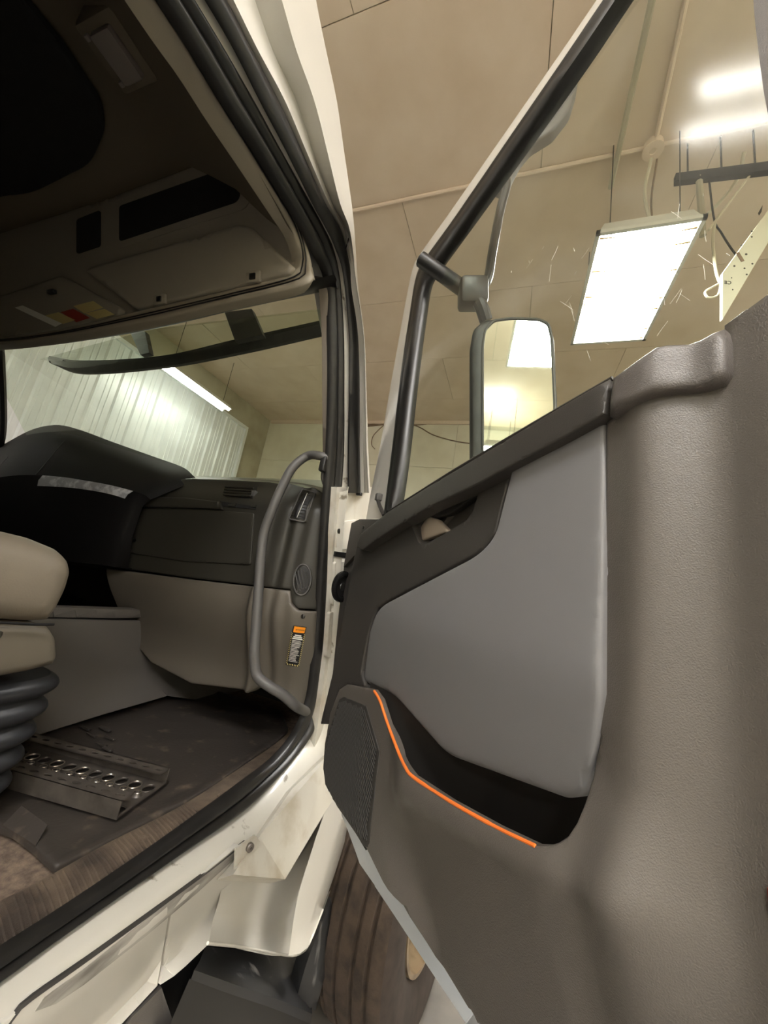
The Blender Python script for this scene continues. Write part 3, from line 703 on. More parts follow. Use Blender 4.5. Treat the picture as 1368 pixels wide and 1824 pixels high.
# ---- tinted visor outside the windshield head
vt = cr([ony(x, y, 1.22) for x, y in ((70, 640), (180, 610), (250, 592), (410, 553), (575, 516))], 40)
vb = cr([ony(x, y, 1.42) for x, y in ((92, 648), (145, 660), (285, 650), (420, 624), (590, 588))], 40)
vis = mk('sun_visor', *loft([vt, (vt+vb)/2+np.array([0, .02, .02]), vb]), 'visor_tint', cab)
va = cr([ony(x, y, 1.42) for x, y in ((88, 646), (145, 664), (290, 653), (430, 627), (592, 590))], 40)
vc = cr([ony(x, y, 1.38) for x, y in ((88, 634), (145, 642), (285, 634), (425, 603), (592, 566))], 40)
mk('visor_lip', *loft([va, (va+vc)/2+np.array([0, -.012, 0]), vc, vc+np.array([0, .02, 0]), va+np.array([0, .02, 0]), va]), 'rubber_dull', vis)
for pl in ([(400, 556), (448, 550), (468, 596), (418, 606)], [(232, 592), (258, 590), (266, 628), (250, 632)]):
    mk('visor_bracket', *prism([ony(x, y, 1.30) for x, y in pl], (0, -1, 0), .03), 'black_plastic', vis, smooth=False)
# outside ledge seen over the dash
mk('cowl', *prism([ony(x, y, 1.75) for x, y in ((300, 846), (600, 856), (600, 900), (300, 900))], (0, -.3, 1), .03), 'fixture', cab, smooth=False)

# ---- grab handle
gp = [onx(588, 818, -.02), onx(570, 812, -.055), ony(548, 812, 1.13), ony(522, 832, 1.10), ony(505, 862, 1.09), ony(486, 905, 1.08), ony(470, 950, 1.08), ony(464, 1000, 1.08), ony(460, 1060, 1.08), ony(456, 1120, 1.08), ony(453, 1165, 1.08), ony(458, 1203, 1.09), ony(478, 1221, 1.10), ony(505, 1238, 1.13), ony(528, 1258, 1.18), onx(546, 1268, -.02)]
gh = mk('grab_handle', *tube(cr(gp, 90), .0165, 14), 'handle_grey', cab)
mk('handle_foot', *bevbox(onx(578, 828, -.035), .012, .02, .03, None, .006), 'black_plastic', gh)
mk('handle_foot', *tube(cr([onx(581, 832, -.03), onx(577, 848, -.04), onx(580, 862, -.03)], 12), .012, 8), 'handle_grey', gh)

# ================================================================== tread plate and carpet
TP = lambda x, y: onz(x, y, 1.125)
t_in = [(-150, 1682), (0, 1605), (100, 1553), (193, 1501), (330, 1431), (430, 1366), (490, 1325), (515, 1303), (530, 1285)]
t_out = [(-150, 1795), (0, 1692), (150, 1600), (250, 1538), (425, 1420), (495, 1355), (528, 1308), (540, 1285), (545, 1275)]
TA_ = cr([TP(x, y) for x, y in t_in], 240); TB_ = cr([TP(x, y+8) for x, y in t_out], 240)
sill_t = mk('scuff_plate', *loft([TA_+np.array([0, 0, -.01]), TA_, (TA_+TB_)/2+np.array([0, 0, .004]), TB_, TB_+np.array([.012, 0, .006]), TB_+np.array([.02, 0, -.01])]), 'tread', cab, ang=60)
rb = MB()
for k in range(96):
    t = k/95; yv = -.12+1.1*t
    j = np.argmin(abs(TA_[:, 1]-yv)); i2 = np.argmin(abs(TB_[:, 1]-yv+.035)); a, b = TA_[j], TB_[i2]
    if np.linalg.norm(b-a) < .16: rb.add(*tube([a*.92+b*.08+np.array([0, 0, .002]), a*.5+b*.5+np.array([0, 0, .005]), a*.08+b*.92+np.array([0, 0, .003])], .0026, 5))
rbo = rb.build('ribs', 'tread', sill_t); rbo['kind'] = 'stuff'
for x, y in ((255, 1496), (393, 1420)):
    mk('screw', *disc(TP(x, y)+np.array([0, 0, .004]), (0, 0, 1), .011, .004), 'tread', sill_t)

# ================================================================== floor mat
MZ = 1.122
fm = thing('floor_mat', 'dirty black rubber floor mat with raised rim in the footwell', 'floor mat', tuple(onz(300, 1380, MZ)))
MF = Fr((-.5, 1.2, MZ), (1, 0, 0), (0, 1, 0), (0, 0, 1))
mat_out = MF.pxs(fillet([(97, 1550), (193, 1501), (330, 1432), (430, 1367), (495, 1321), (515, 1302), (500, 1265), (330, 1215), (270, 1215), (45, 1330), (-80, 1390), (-60, 1460), (5, 1481), (24, 1486), (60, 1512)], [12, 3, 5, 5, 5, 8, 5, 5, 5, 5, 5, 10, 8, 8, 8]))
MO = np.array(mat_out)
def math_h(a, b):
    d = seg_dist(np.array([(a, b)]), MO)[0]
    return .006*(1-sstep((d-.02)/.02)) + .002*math.sin(a*23)*math.sin(b*19)
patch('mat_sheet', mat_out, MF, 'mat_rubber', fm, h=math_h, edge=.006, thick=.008, res=.022)
lug = MB()
for k, (x, y, L) in enumerate(((150, 1300, 9), (163, 1312, 8), (186, 1302, 10), (195, 1318, 8), (180, 1330, 8), (190, 1338, 7))):
    a, b = MF.px(x, y); lug.add(*bevbox(MF.pt(a, b, .007), L*.003, .006, .004, None, .002, 1))
lug.build('raised_marks', 'mat_rubber', fm)['kind'] = 'stuff'
fl = [MF.pt(*MF.px(x, y), hh) for x, y, hh in ((2, 1478, .010), (32, 1455, .024), (78, 1490, .024), (62, 1512, .006), (40, 1497, .006), (18, 1484, .006))]
mk('raised_corner', *prism(fl, (0, 0, 1), .006), 'mat_rubber', fm)

# ================================================================== perforated steel channel lying on the mat
CH_Z = 1.134
ch = thing('steel_channel', 'short perforated steel plank channel lying on the black floor mat', 'channel', tuple(onz(170, 1390, CH_Z)))
e0, e1 = onz(207, 1461, CH_Z), onz(296, 1396, CH_Z)       # the two lower corners of the near end
far = onz(31, 1404, CH_Z)
du = (e1-e0); Wc = np.linalg.norm(du); du /= Wc
dv = far-e0; dv -= du*(dv@du); dv /= np.linalg.norm(dv)   # along the plank
CFm = Fr(e0, du, dv, (0, 0, 1)); Lc = .48; Hc = .042
def holed_strip(x0, x1, holes, z, n_cell, slot=None, th=.003):
    """flat strip along the plank with one opening per cell, built from quads round each opening"""
    mb = MB()
    for (ya, yb, cx, cyy, rx, ry) in holes:
        seg = 16; ring = [(cx+rx*cos(2*pi*k/seg), cyy+ry*sin(2*pi*k/seg)) for k in range(seg)]
        sq = []
        for k in range(seg):
            c, s = cos(2*pi*k/seg), sin(2*pi*k/seg); m = max(abs(c), abs(s)); c, s = c/m, s/m
            sq.append((cx+(x1-cx if c > 0 else cx-x0)*c, cyy+(yb-cyy if s > 0 else cyy-ya)*s))
        V = [CFm.pt(*p, z) for p in ring]+[CFm.pt(*p, z) for p in sq]+[CFm.pt(*p, z-th) for p in ring]+[CFm.pt(*p, z-th) for p in sq]
        F = []
        for k in range(seg):
            k2 = (k+1) % seg
            F += [(k, k2, seg+k2, seg+k), (2*seg+k2, 2*seg+k, 3*seg+k, 3*seg+k2), (k2, k, 2*seg+k, 2*seg+k2)]
        mb.add(V, F)
    return mb
fw = Wc*.22; cells = 11; cl = Lc/cells
base = MB()
b_holes = [(k*cl, (k+1)*cl, Wc*.74, (k+.5)*cl, Wc*.10, cl*.36) for k in range(cells)]
base.add(*(lambda q: (q.V, q.F))(holed_strip(Wc*.62, Wc, b_holes, .004, cells)))
b_small = [((k)*cl, (k+1)*cl, Wc*.53, (k+.62)*cl, Wc*.05, cl*.24) for k in range(cells)]
base.add(*(lambda q: (q.V, q.F))(holed_strip(Wc*.30, Wc*.62, b_small, .004, cells)))
b_big2 = [((k)*cl, (k+1)*cl, Wc*.17, (k+.5)*cl, Wc*.085, cl*.36) for k in range(cells)]
base.add(*(lambda q: (q.V, q.F))(holed_strip(0, Wc*.30, b_big2, .004, cells)))
base.build('base_plate', 'steel', ch, smooth=False)
for s, x0 in ((0, 0), (1, Wc)):
    mk('side_wall', *boxv(CFm.pt(x0+(-.0015 if s else .0015), Lc/2, Hc/2), .0015, Lc/2, Hc/2, (CFm.u, CFm.v, CFm.n)), 'steel', ch, smooth=False)
    xa, xb = (0, fw) if s == 0 else (Wc-fw, Wc)
    hs = [(k*cl, (k+1)*cl, (xa+xb)/2, (k+.5)*cl, fw*.15, cl*.30) for k in range(cells)]
    holed_strip(xa, xb, hs, Hc, cells).build('top_flange', 'steel', ch, smooth=False)
for k in range(cells):
    yk = (k+.62)*cl; c = CFm.pt(Wc*.42, yk, .004)
    V, F = [], []
    for rr, hh in ((1.5, 0), (1.15, .004), (1.0, .008), (.85, .008), (.8, 0)):
        for q in range(14): V.append(CFm.pt(Wc*.53+Wc*.05*rr*cos(2*pi*q/14), yk+cl*.24*rr*sin(2*pi*q/14), .004+hh))
    for i in range(4):
        for q in range(14): F.append((i*14+q, i*14+(q+1) % 14, (i+1)*14+(q+1) % 14, (i+1)*14+q))
    mk('hole_lip', *torus(CFm.pt(Wc*.74, (k+.5)*cl, .005), CFm.n, cl*.37, .0015, 18, 6, sy=Wc*.10/(cl*.36), up=tuple(CFm.u)), 'steel_glint' if k % 2 else 'steel', ch)  # every other lip takes the paler steel as a painted glint
    tb = mk('traction_button', V, F, 'steel', ch)
    mk('rim', *torus(CFm.pt(Wc*.53, yk, .0125), CFm.n, cl*.24*.92, .0012, 16, 5, sy=Wc*.05/(cl*.24), up=tuple(CFm.u)), 'steel_glint', tb)

# ================================================================== seat
seat = thing('passenger_seat', 'beige leather passenger seat on a black rubber bellows', 'seat', (-.62, .3, 1.11))
def superbox(c, hx, hy, hz, e=.35, nu=28, nv=16, ax=None, fn=None):
    V, F = [], []; A = np.eye(3) if ax is None else np.array(ax)
    sp = lambda x: math.copysign(abs(x)**e, x)
    for i in range(nv+1):
        ph = -pi/2+pi*i/nv
        for k in range(nu):
            th = 2*pi*k/nu; p = np.array([hx*sp(cos(ph))*sp(cos(th)), hy*sp(cos(ph))*sp(sin(th)), hz*sp(sin(ph))])
            if fn: p = fn(p)
            V.append(np.array(c)+A.T@p)
    for i in range(nv):
        for k in range(nu): F.append((i*nu+k, i*nu+(k+1) % nu, (i+1)*nu+(k+1) % nu, (i+1)*nu+k))
    return V, F
SX = -.34
SEF = Fr((SX, .3, 1.5), (0, 1, 0), (0, 0, 1), (1, 0, 0))
cush_px = [(-200, 930), (-80, 932), (0, 945), (70, 962), (120, 983), (133, 1000), (135, 1020), (125, 1050), (108, 1090), (95, 1110), (60, 1112), (0, 1108), (-200, 1105)]
patch('cushion', fillet(SEF.pxs(cush_px), .01), SEF, 'seat', seat, h=lambda a, b: -.012*math.cos(b*18), edge=.045, thick=.52, res=.025, ang=70)
base_px = [(-200, 1108), (0, 1110), (70, 1112), (98, 1120), (110, 1140), (112, 1175), (105, 1188), (60, 1200), (0, 1212), (-200, 1260)]
bs_ = patch('base_cover', fillet(SEF.pxs(base_px), .008), SEF, 'seat_base', seat, h=-.012, edge=.02, thick=.5, res=.03, ang=60)
ppatch('latch_recess', [(-30, 1122), (3, 1124), (8, 1127), (0, 1140), (-30, 1170)], SEF, 'dash_black', bs_, h=-.0105, edge=.002, thick=.004, res=.05)
mk('cushion_piping', *tube(cr([SEF.pt(*SEF.px(x, y), .002) for x, y in ((-100, 1108), (0, 1109), (60, 1112), (95, 1112))], 20), .003, 6), 'dash_soft', seat)
sb = MB()
sy_, hy_ = .47, .27; prof = []
for k in range(6):
    zt = 1.455-k*.056
    prof += [(.85+.15*math.sqrt(abs(sin(pi*(q+.5)/8))), zt-.056*(q+.5)/8) for q in range(8)]
prof.append((1.0, 1.115))
Vb, Fb, nu = [], [], 40
for s, z in prof:
    for q in range(nu):
        th = 2*pi*q/nu; e = .35; cx_ = math.copysign(abs(cos(th))**e, cos(th)); sx_ = math.copysign(abs(sin(th))**e, sin(th))
        k = s-.14*((1.455-z)/.35)
        Vb.append((-.62+.24*cx_*k, sy_+hy_*sx_*k, z))
for i in range(len(prof)-1):
    for q in range(nu): Fb.append((i*nu+q, i*nu+(q+1) % nu, (i+1)*nu+(q+1) % nu, (i+1)*nu+q))
Fb.append(tuple(range(nu))); mk('bellows', Vb, Fb, 'bellows', seat, ang=70)

# ================================================================== engine tunnel cover
TF = Fr((-.86, 1.2, 1.3), (0, 1, 0), (0, 0, 1), (1, 0, 0))
tun = thing('tunnel_cover', 'grey plastic engine tunnel cover under the dashboard', 'trim panel', tuple(onz(70, 1310, 1.11)+np.array([-.3, .3, 0])))
ppatch('upper_cover', [(-120, 1082), (95, 1082), (205, 1085), (330, 1088), (330, 1098), (205, 1102), (96, 1100), (-120, 1100)], TF, 'tunnel_grey', tun, h=.006, edge=.006, thick=.05, res=.06)
def tun_h(a, b): return .10*sstep((-.02-b)/.17)
ppatch('side_cover', [(-120, 1103), (97, 1102), (207, 1105), (330, 1107), (470, 1260), (300, 1240), (180, 1275), (70, 1310), (-120, 1380)], TF, 'tunnel_grey', tun, h=tun_h, edge=.006, thick=.05, res=.05)

# ================================================================== overhead console
OC = Fr((-.6, .80, 2.74), (1, 0, 0), (0, -.32, .95), (0, -.95, -.32))
con = thing('overhead_console', 'dark overhead storage console with open cubbies and a latched door above the windshield', 'storage cabinet', tuple(OC.pt(0, 0)))
def con_h(a, b): return 0
body_out = [(552, 490), (546, 462), (530, 430), (500, 378), (462, 318), (437, 258), (205, 345), (110, 378), (40, 400), (-80, 440), (-260, 490), (-260, 625), (0, 602), (250, 558)]
bd = ppatch('body', body_out, OC, 'console_grey', con, edge=.012, thick=.02, res=.05)
ppatch('cubby', [(212, 367), (425, 291), (427, 350), (420, 360), (212, 430)], OC, 'dark_void', con, r=6, h=.004, edge=.0, thick=.01, res=.05)
ppatch('cubby', [(136, 391), (178, 374), (178, 438), (136, 452)], OC, 'dark_void', con, r=5, h=.004, edge=.0, thick=.01, res=.05)
ppatch('cubby_rim', [(196, 360), (440, 272), (446, 356), (436, 372), (200, 446)], OC, 'console_grey', con, r=8, h=.002, edge=.0, thick=.02, res=.05)
dr = ppatch('flap_door', [(150, 482), (160, 475), (424, 398), (445, 402), (522, 474), (515, 488), (400, 515), (255, 548), (235, 548), (220, 535)], OC, 'console_grey', con, r=9, h=.03, edge=.012, thick=.028, res=.04)
for x, y in ((286, 534), (452, 494)):
    a, b = OC.px(x, y, .032); mk('latch', *bevbox(OC.pt(a, b, .032), .028, .018, .006, (OC.u, OC.v, OC.n), .004), 'console_grey', dr)
    mk('latch', *bevbox(OC.pt(a, b, .036), .012, .010, .006, (OC.u, OC.v, OC.n), .003), 'black_plastic', dr)
cp = ppatch('label_panel', [(-40, 540), (108, 490), (215, 548), (208, 562), (140, 575), (20, 600), (-60, 605)], OC, 'console_grey', con, r=6, h=.022, edge=.008, thick=.02, res=.05)
for pl, m_ in (([(130, 545), (166, 536), (184, 548), (150, 558)], 'sticker_yellow'), ([(152, 558), (186, 550), (204, 560), (172, 568)], 'sticker_yellow'), ([(108, 556), (130, 550), (160, 566), (136, 574)], 'sticker_red'), ([(80, 562), (104, 556), (134, 570), (112, 577)], 'sticker_yellow'), ([(26, 548), (40, 544), (110, 576), (98, 582)], 'sticker_white')):
    ppatch('decal', pl, OC, m_, cp, h=.0235, edge=0, thick=.001, res=.1)
mk('hook', *bevbox(OC.pt(*OC.px(92, 520, .03), .03), .022, .008, .008, (OC.u, OC.v, OC.n), .003), 'black_plastic', cp)

# ================================================================== dashboard
dash = thing('dashboard', 'dark truck dashboard with glovebox, air vents and grey knee panel', 'dashboard', (-.6, 1.3, 1.4))
DF = Fr((-.4, 1.2, 1.8), (1, 0, 0), (0, 0, 1), (0, -1, 0))
def dash_h(a, b):
    # u = X+.4, v = Z-1.8; the face leans away at the top and wraps away at the right end
    X = a-.4
    h = -.06*sstep((b-.24)/.13)
    h += .042*math.exp(-((X+.235)/.028)**2)          # upright rib beside the glovebox
    h -= .02*sstep((X+.235)/.05)
    h += .012*math.exp(-((X+.155)/.02)**2)
    h -= .07*sstep((X+.10)/.12)
    return h
def knee_h(a, b): return dash_h(a, b)+.004-.10*sstep((-.12-b)/.32)
up_px = [(236, 860), (345, 852), (478, 858), (520, 862), (560, 868), (580, 882), (580, 950), (572, 1030), (563, 1086), (530, 1084), (519, 1072), (516, 1050), (490, 1047), (330, 1028), (190, 1008), (215, 930)]
fascia = ppatch('upper_fascia', up_px, DF, 'dash_black', dash, h=dash_h, edge=.006, thick=.05, res=.010)
low_px = [(188, 1012), (330, 1031), (490, 1049), (515, 1052), (518, 1075), (530, 1087), (562, 1089), (560, 1180), (548, 1240), (538, 1262), (500, 1236), (470, 1218), (440, 1235), (340, 1218), (268, 1180), (222, 1130), (208, 1080)]
knee = ppatch('knee_panel', low_px, DF, 'dash_grey', dash, h=knee_h, edge=.007, thick=.05, res=.010)
gb = ppatch('glovebox_door', [(243, 906), (300, 902), (452, 914), (446, 1006), (330, 1000), (222, 984), (228, 950)], DF, 'dash_black', dash, r=4, h=lambda a, b: dash_h(a, b)+.006, edge=.003, thick=.01, res=.02)
mk('lock', *disc(DF.pt(*DF.px(243, 963), .008), DF.n, .008, .004), 'black_gloss', gb)
ppatch('shelf_lip', [(262, 884), (330, 886), (388, 893), (392, 906), (330, 904), (240, 902)], DF, 'dash_black', dash, h=lambda a, b: dash_h(a, b)+.022, edge=.006, thick=.03, res=.02)
sl = ppatch('slot_recess', [(392, 893), (455, 902), (455, 907), (392, 902)], DF, 'dark_void', dash, h=lambda a, b: dash_h(a, b)+.003, edge=0, thick=.01, res=.02)
for pl in ([(406, 898), (420, 896), (418, 902), (406, 902)], [(445, 898), (456, 899), (455, 903), (447, 903)]): ppatch('tab', pl, DF, 'dash_black', sl, h=lambda a, b: dash_h(a, b)+.008, edge=0, thick=.008, res=.02)
# square vent in the top ledge
vq = ppatch('air_vent', [(407, 864), (458, 866), (450, 888), (398, 884)], DF, 'black_plastic', dash, h=lambda a, b: dash_h(a, b)+.003, edge=.0, thick=.01, res=.02)
for k in range(4):
    t = (k+.5)/4; p0 = np.array((405, 866))*(1-t)+np.array((400, 884))*t; p1 = np.array((455, 868))*(1-t)+np.array((448, 887))*t
    P = [DF.pt(*(lambda q: (q[0], q[1], dash_h(*q)+.010))(DF.px(*p, dash_h))) for p in (p0, p1)]; mk('slat', *tube(P, .0045, 6), 'dash_black', vq)
mk('thumb_wheel', *bevbox(DF.pt(*DF.px(451, 882, dash_h), -.03), .010, .012, .02, None, .003), 'handle_grey', vq)
# slanted rectangular vent on the end panel
def endv(name, pix, r, m, dh, parent, **k): return ppatch(name, pix, DF, m, parent, r=r, h=lambda a, b: dash_h(a, b)+dh, **k)
rv = endv('end_vent', [(540, 872), (563, 878), (545, 931), (516, 925)], 3, 'dash_black', .006, dash, edge=.003, thick=.012, res=.01)
endv('vent_opening', [(543, 878), (557, 882), (542, 925), (522, 921)], 2, 'sticker_black', .0095, rv, edge=0, thick=.004, res=.005)
rim = [(540, 872), (563, 878), (545, 931), (516, 925)]
rim2 = lerp_line(fillet(rim, 4)+[fillet(rim, 4)[0]], 60)[:-1]
P = [DF.pt(*(lambda q: (q[0], q[1], dash_h(*q)+.008))(DF.px(*p, dash_h))) for p in rim2]
mk('vent_bezel', *tube(P+[P[0]], .003, 6, False), 'handle_grey', rv)
def dashline(p0, p1, dh, n=6): return [DF.pt(*(lambda q: (q[0], q[1], dash_h(*q)+dh))(DF.px(*(np.array(p0)*(1-t)+np.array(p1)*t), dash_h))) for t in np.linspace(0, 1, n)]
for k in range(8):
    t = (k+.5)/8; p0 = np.array((542, 878))*(1-t)+np.array((521, 921))*t; p1 = np.array((558, 882))*(1-t)+np.array((543, 925))*t
    mk('slat', *tube(dashline(p0, p1, .0105, 3), .0014, 5), 'dash_black', rv)
mk('slat', *tube(dashline((550, 880), (532, 923), .0125, 5), .0012, 5), 'fixture', rv)
# round vent
cxr, cyr = 540, 1033
ring = [(cxr+15.5*cos(t), cyr+27*sin(t)+ -3*cos(t)) for t in np.linspace(0, 2*pi, 33)[:-1]]
ov = endv('round_vent', ring, 0, 'dash_black', .005, dash, edge=.003, thick=.012, res=.01)
endv('vent_opening', [(cxr+(x-cxr)*.84, cyr+(y-cyr)*.86) for x, y in ring], 0, 'sticker_black', .0095, ov, edge=0, thick=.003, res=.005)
P = [DF.pt(*(lambda q: (q[0], q[1], dash_h(*q)+.007))(DF.px(*p, dash_h))) for p in ring]
mk('vent_bezel', *tube(P+[P[0]], .003, 6, False), 'handle_grey', ov)
for k in range(5):
    x0 = cxr-10+k*5; mk('slat', *tube(dashline((x0-2, cyr-20+abs(k-2)*3), (x0+4, cyr+18-abs(k-2)*2), .0105, 4), .0020, 5), 'dash_black', ov)
for k in range(5):
    x0 = cxr-8+k*5; mk('pin', *disc(dashline((x0, cyr+21-k*2.2), (x0, cyr+22), .0105, 2)[0], DF.n, .0032, .003, 8), 'handle_grey', ov)
# screw and warning sticker on the knee panel end
def kp(x, y, dh): 
    q = DF.px(x, y, knee_h); return DF.pt(q[0], q[1], knee_h(*q)+dh)
mk('screw', *disc(kp(540, 1098, 0), DF.n, .008, .006), 'screw', knee)
wst = ppatch('warning_sticker', [(523, 1114), (546, 1117), (532, 1188), (509, 1184)], DF, 'sticker_black', dash, h=lambda a, b: knee_h(a, b)+.001, edge=0, thick=.0008, res=.004)
kh2 = lambda a, b: knee_h(a, b)+.0022
ppatch('orange_header', [(524.5, 1115.5), (544.5, 1118), (542, 1128), (522, 1126)], DF, 'sticker_orange', wst, h=kh2, edge=0, thick=.0006, res=.004)
bars = MB(); c0, c1, c2, c3 = [np.array(p, float) for p in ((522, 1116), (545, 1119), (532, 1187), (510, 1183))]
def sp(s, t): return (c0*(1-s)+c1*s)*(1-t)+(c3*(1-s)+c2*s)*t
def sbar(s0, s1, t0, t1, m): 
    V, F = patch_mesh(DF.pxs([sp(s0, t0), sp(s1, t0), sp(s1, t1), sp(s0, t1)], kh2), DF, kh2, 0, .0005, .004); bars.add(V, F)
for s0, s1, t in ((.25, .75, .20), (.16, .84, .245), (.10, .90, .29)): sbar(s0, s1, t, t+.032, 0)
for k in range(17): sbar(.12, .88-.3*random.random()**2, .35+k*.034, .35+k*.034+.013, 0)
bars.build('print_lines', 'sticker_white', wst, smooth=False)
stp2 = MB()
for k in range(17):
    for s in (-.03, .94):
        V, F = patch_mesh(DF.pxs([sp(s, .16+k*.049), sp(s+.09, .172+k*.049), sp(s+.09, .19+k*.049), sp(s, .18+k*.049)], kh2), DF, kh2, 0, .0005, .004); stp2.add(V, F)
for k in range(5):
    V, F = patch_mesh(DF.pxs([sp(.02+k*.2, .975), sp(.12+k*.2, .975), sp(.16+k*.2, 1.01), sp(.06+k*.2, 1.01)], kh2), DF, kh2, 0, .0005, .004); stp2.add(V, F)
stp2.build('hazard_border', 'sticker_yellow', wst, smooth=False)
q = DF.px(534.5, 1122, kh2)
ws_u = kp(545, 1124, 0)-kp(524, 1121.5, 0); ws_u /= np.linalg.norm(ws_u)
TFR = Fr(DF.pt(q[0], q[1], kh2(*q)), ws_u, np.cross(np.cross((ws_u), (0, 0, 1)), ws_u), np.cross(ws_u, (0, 0, 1)))
text('WARNING', 'lettering', TFR, .0025, -.0005, .0016, .0058, 'sticker_black', wst, bold=.0001)
tri = [TFR.pt(a, b, .0018) for a, b in ((-.0165, -.0028), (-.0118, -.0028), (-.01415, .0022))]; mk('warning_triangle', *prism(tri, TFR.n, .0005), 'sticker_black', wst, smooth=False)
# centre hood that wraps round the driver
rA = cr([ony(x, y, Y) for x, y, Y in ((-150, 870, 1.30), (-60, 826, 1.32), (0, 795, 1.33), (55, 766, 1.34), (100, 757, 1.36), (140, 765, 1.37), (200, 787, 1.38), (270, 812, 1.39), (325, 832, 1.40), (346, 849, 1.36))], 60)
rA2 = cr([ony(x, y, Y) for x, y, Y in ((-150, 880, 1.14), (-60, 850, 1.15), (0, 822, 1.16), (50, 795, 1.17), (110, 785, 1.18), (150, 798, 1.19), (205, 818, 1.20), (260, 838, 1.21), (305, 852, 1.22), (325, 866, 1.22))], 60)
rB = cr([ony(x, y, Y) for x, y, Y in ((-150, 880, 1.03), (-60, 862, 1.03), (0, 850, 1.04), (50, 846, 1.05), (110, 850, 1.06), (150, 856, 1.07), (195, 864, 1.08), (235, 874, 1.10), (258, 882, 1.12), (268, 890, 1.15))], 60)
rC = cr([ony(x, y, Y) for x, y, Y in ((-150, 890, 1.03), (-60, 880, 1.03), (0, 872, 1.04), (50, 866, 1.05), (110, 868, 1.06), (150, 872, 1.07), (195, 880, 1.08), (228, 890, 1.10), (244, 896, 1.12), (254, 902, 1.15))], 60)
rD = cr([ony(x, y, Y) for x, y, Y in ((-150, 985, 1.06), (-60, 985, 1.07), (0, 985, 1.08), (50, 990, 1.09), (100, 996, 1.10), (140, 1002, 1.11), (180, 1006, 1.12), (205, 1010, 1.14), (218, 1011, 1.16), (228, 1011, 1.18))], 60)
rE = rD+np.array([0, .25, -.02])
hood = mk('centre_hood', *loft([rA+np.array([0, .2, -.1]), rA, rA2, rB]), 'dash_soft', dash, ang=70)
mk('centre_face', *loft([rB, rC, (rC+rD)/2+np.array([.0, -.012, 0]), rD, rE]), 'dash_soft', dash, ang=50)
tr = [c[36:57] for c in (rB, rC)]
mk('bright_strip', *loft([tr[0]+np.array([0, -.004, 0]), (tr[0]+tr[1])/2+np.array([0, -.01, 0]), tr[1]+np.array([0, -.004, 0])]), 'silver', dash)
for sx in (22, 34):
    mk('hood_seam', *tube([c[sx]+np.array([0, -.001, 0]) for c in (rA2, (rA2+rB)/2, rB)], .0016, 5), 'black_plastic', hood)
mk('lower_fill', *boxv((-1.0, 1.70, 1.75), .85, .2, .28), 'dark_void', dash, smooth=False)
mk('top_pad', *loft([cr([ony(x, y, 1.27) for x, y in ((330, 853), (400, 854), (478, 858), (540, 864), (578, 878))], 20), cr([ony(x, y, 1.6) for x, y in ((330, 848), (400, 850), (478, 855), (540, 861), (590, 872))], 20)]), 'dash_black', dash)

# ================================================================== truck door
ANG = radians(45); dS = np.array([sin(ANG), -cos(ANG), 0]); nO = np.array([cos(ANG), sin(ANG), 0])
P0 = .43
DR = Fr(C0+nO*P0, dS, (0, 0, 1), -nO)             # a: along the door toward its free edge, b: up from eye height, h: toward the camera
door = bpy.data.objects.new('door', None); COL.objects.link(door); door.parent = cab; door.empty_display_size = .05
door['label'] = 'open passenger door with grey inner panel, orange trimmed pocket and window'
def body_h(a, b):
    """thickness of the inner panel: stands proud to the front, steps back toward the free edge"""
    h = .035 - .030*sstep((a+.228)/.066) + .006*sstep((a+.165)/.05)
    h -= .007*math.exp(-((a+.262)/.02)**2)
    return h
# crease running from the pocket's front end down to the foot of the step
cA, cB, cD = [np.array(DR.px(x, y, .045)) for x, y in ((690, 1392), (950, 1535), (1178, 1652))]
cdir = (cD-cA)/np.linalg.norm(cD-cA); cnor = np.array([cdir[1], -cdir[0]])
if cnor[1] > 0: cnor = -cnor
def low_h(a, b):
    h = body_h(a, b)
    q = np.array((a, b))-cA; s = q@cdir; dn = q@cnor
    end = 1-sstep((s-np.linalg.norm(cD-cA)*.90)/.08)
    sm = .5*(dn+math.sqrt(dn*dn+.00002))                        # soft max(0, dn): below the crease the panel falls back
    st_ = sstep((s+.02)/.10)
    h -= .15*(1-math.exp(-.58*sm/.15))*end*st_
    h += .032*min(1, max(0, (dn+.085)/.085))*end*st_       # above it the panel swells out
    return h
low_px = [(604, 1228), (617, 1219), (664, 1228), (676, 1245), (690, 1290), (712, 1348), (733, 1382), (800, 1427), (880, 1472), (950, 1506), (972, 1507), (992, 1502), (1010, 1490), (1026, 1466), (1040, 1432), (1054, 1388), (1064, 1335), (1072, 1240), (1076, 1100), (1079, 742),
          (1150, 700), (1200, 694), (1240, 692), (1278, 676), (1290, 655), (1288, 578), (1368, 520), (1560, 395), (1620, 1990), (960, 1990), (850, 1824), (775, 1706), (715, 1612), (652, 1512), (600, 1438), (581, 1400), (575, 1370), (578, 1325), (588, 1270)]
ppatch('lower_panel', low_px, DR, 'door_grey', door, h=low_h, edge=.003, thick=.010, res=.014, back=False, ang=50)
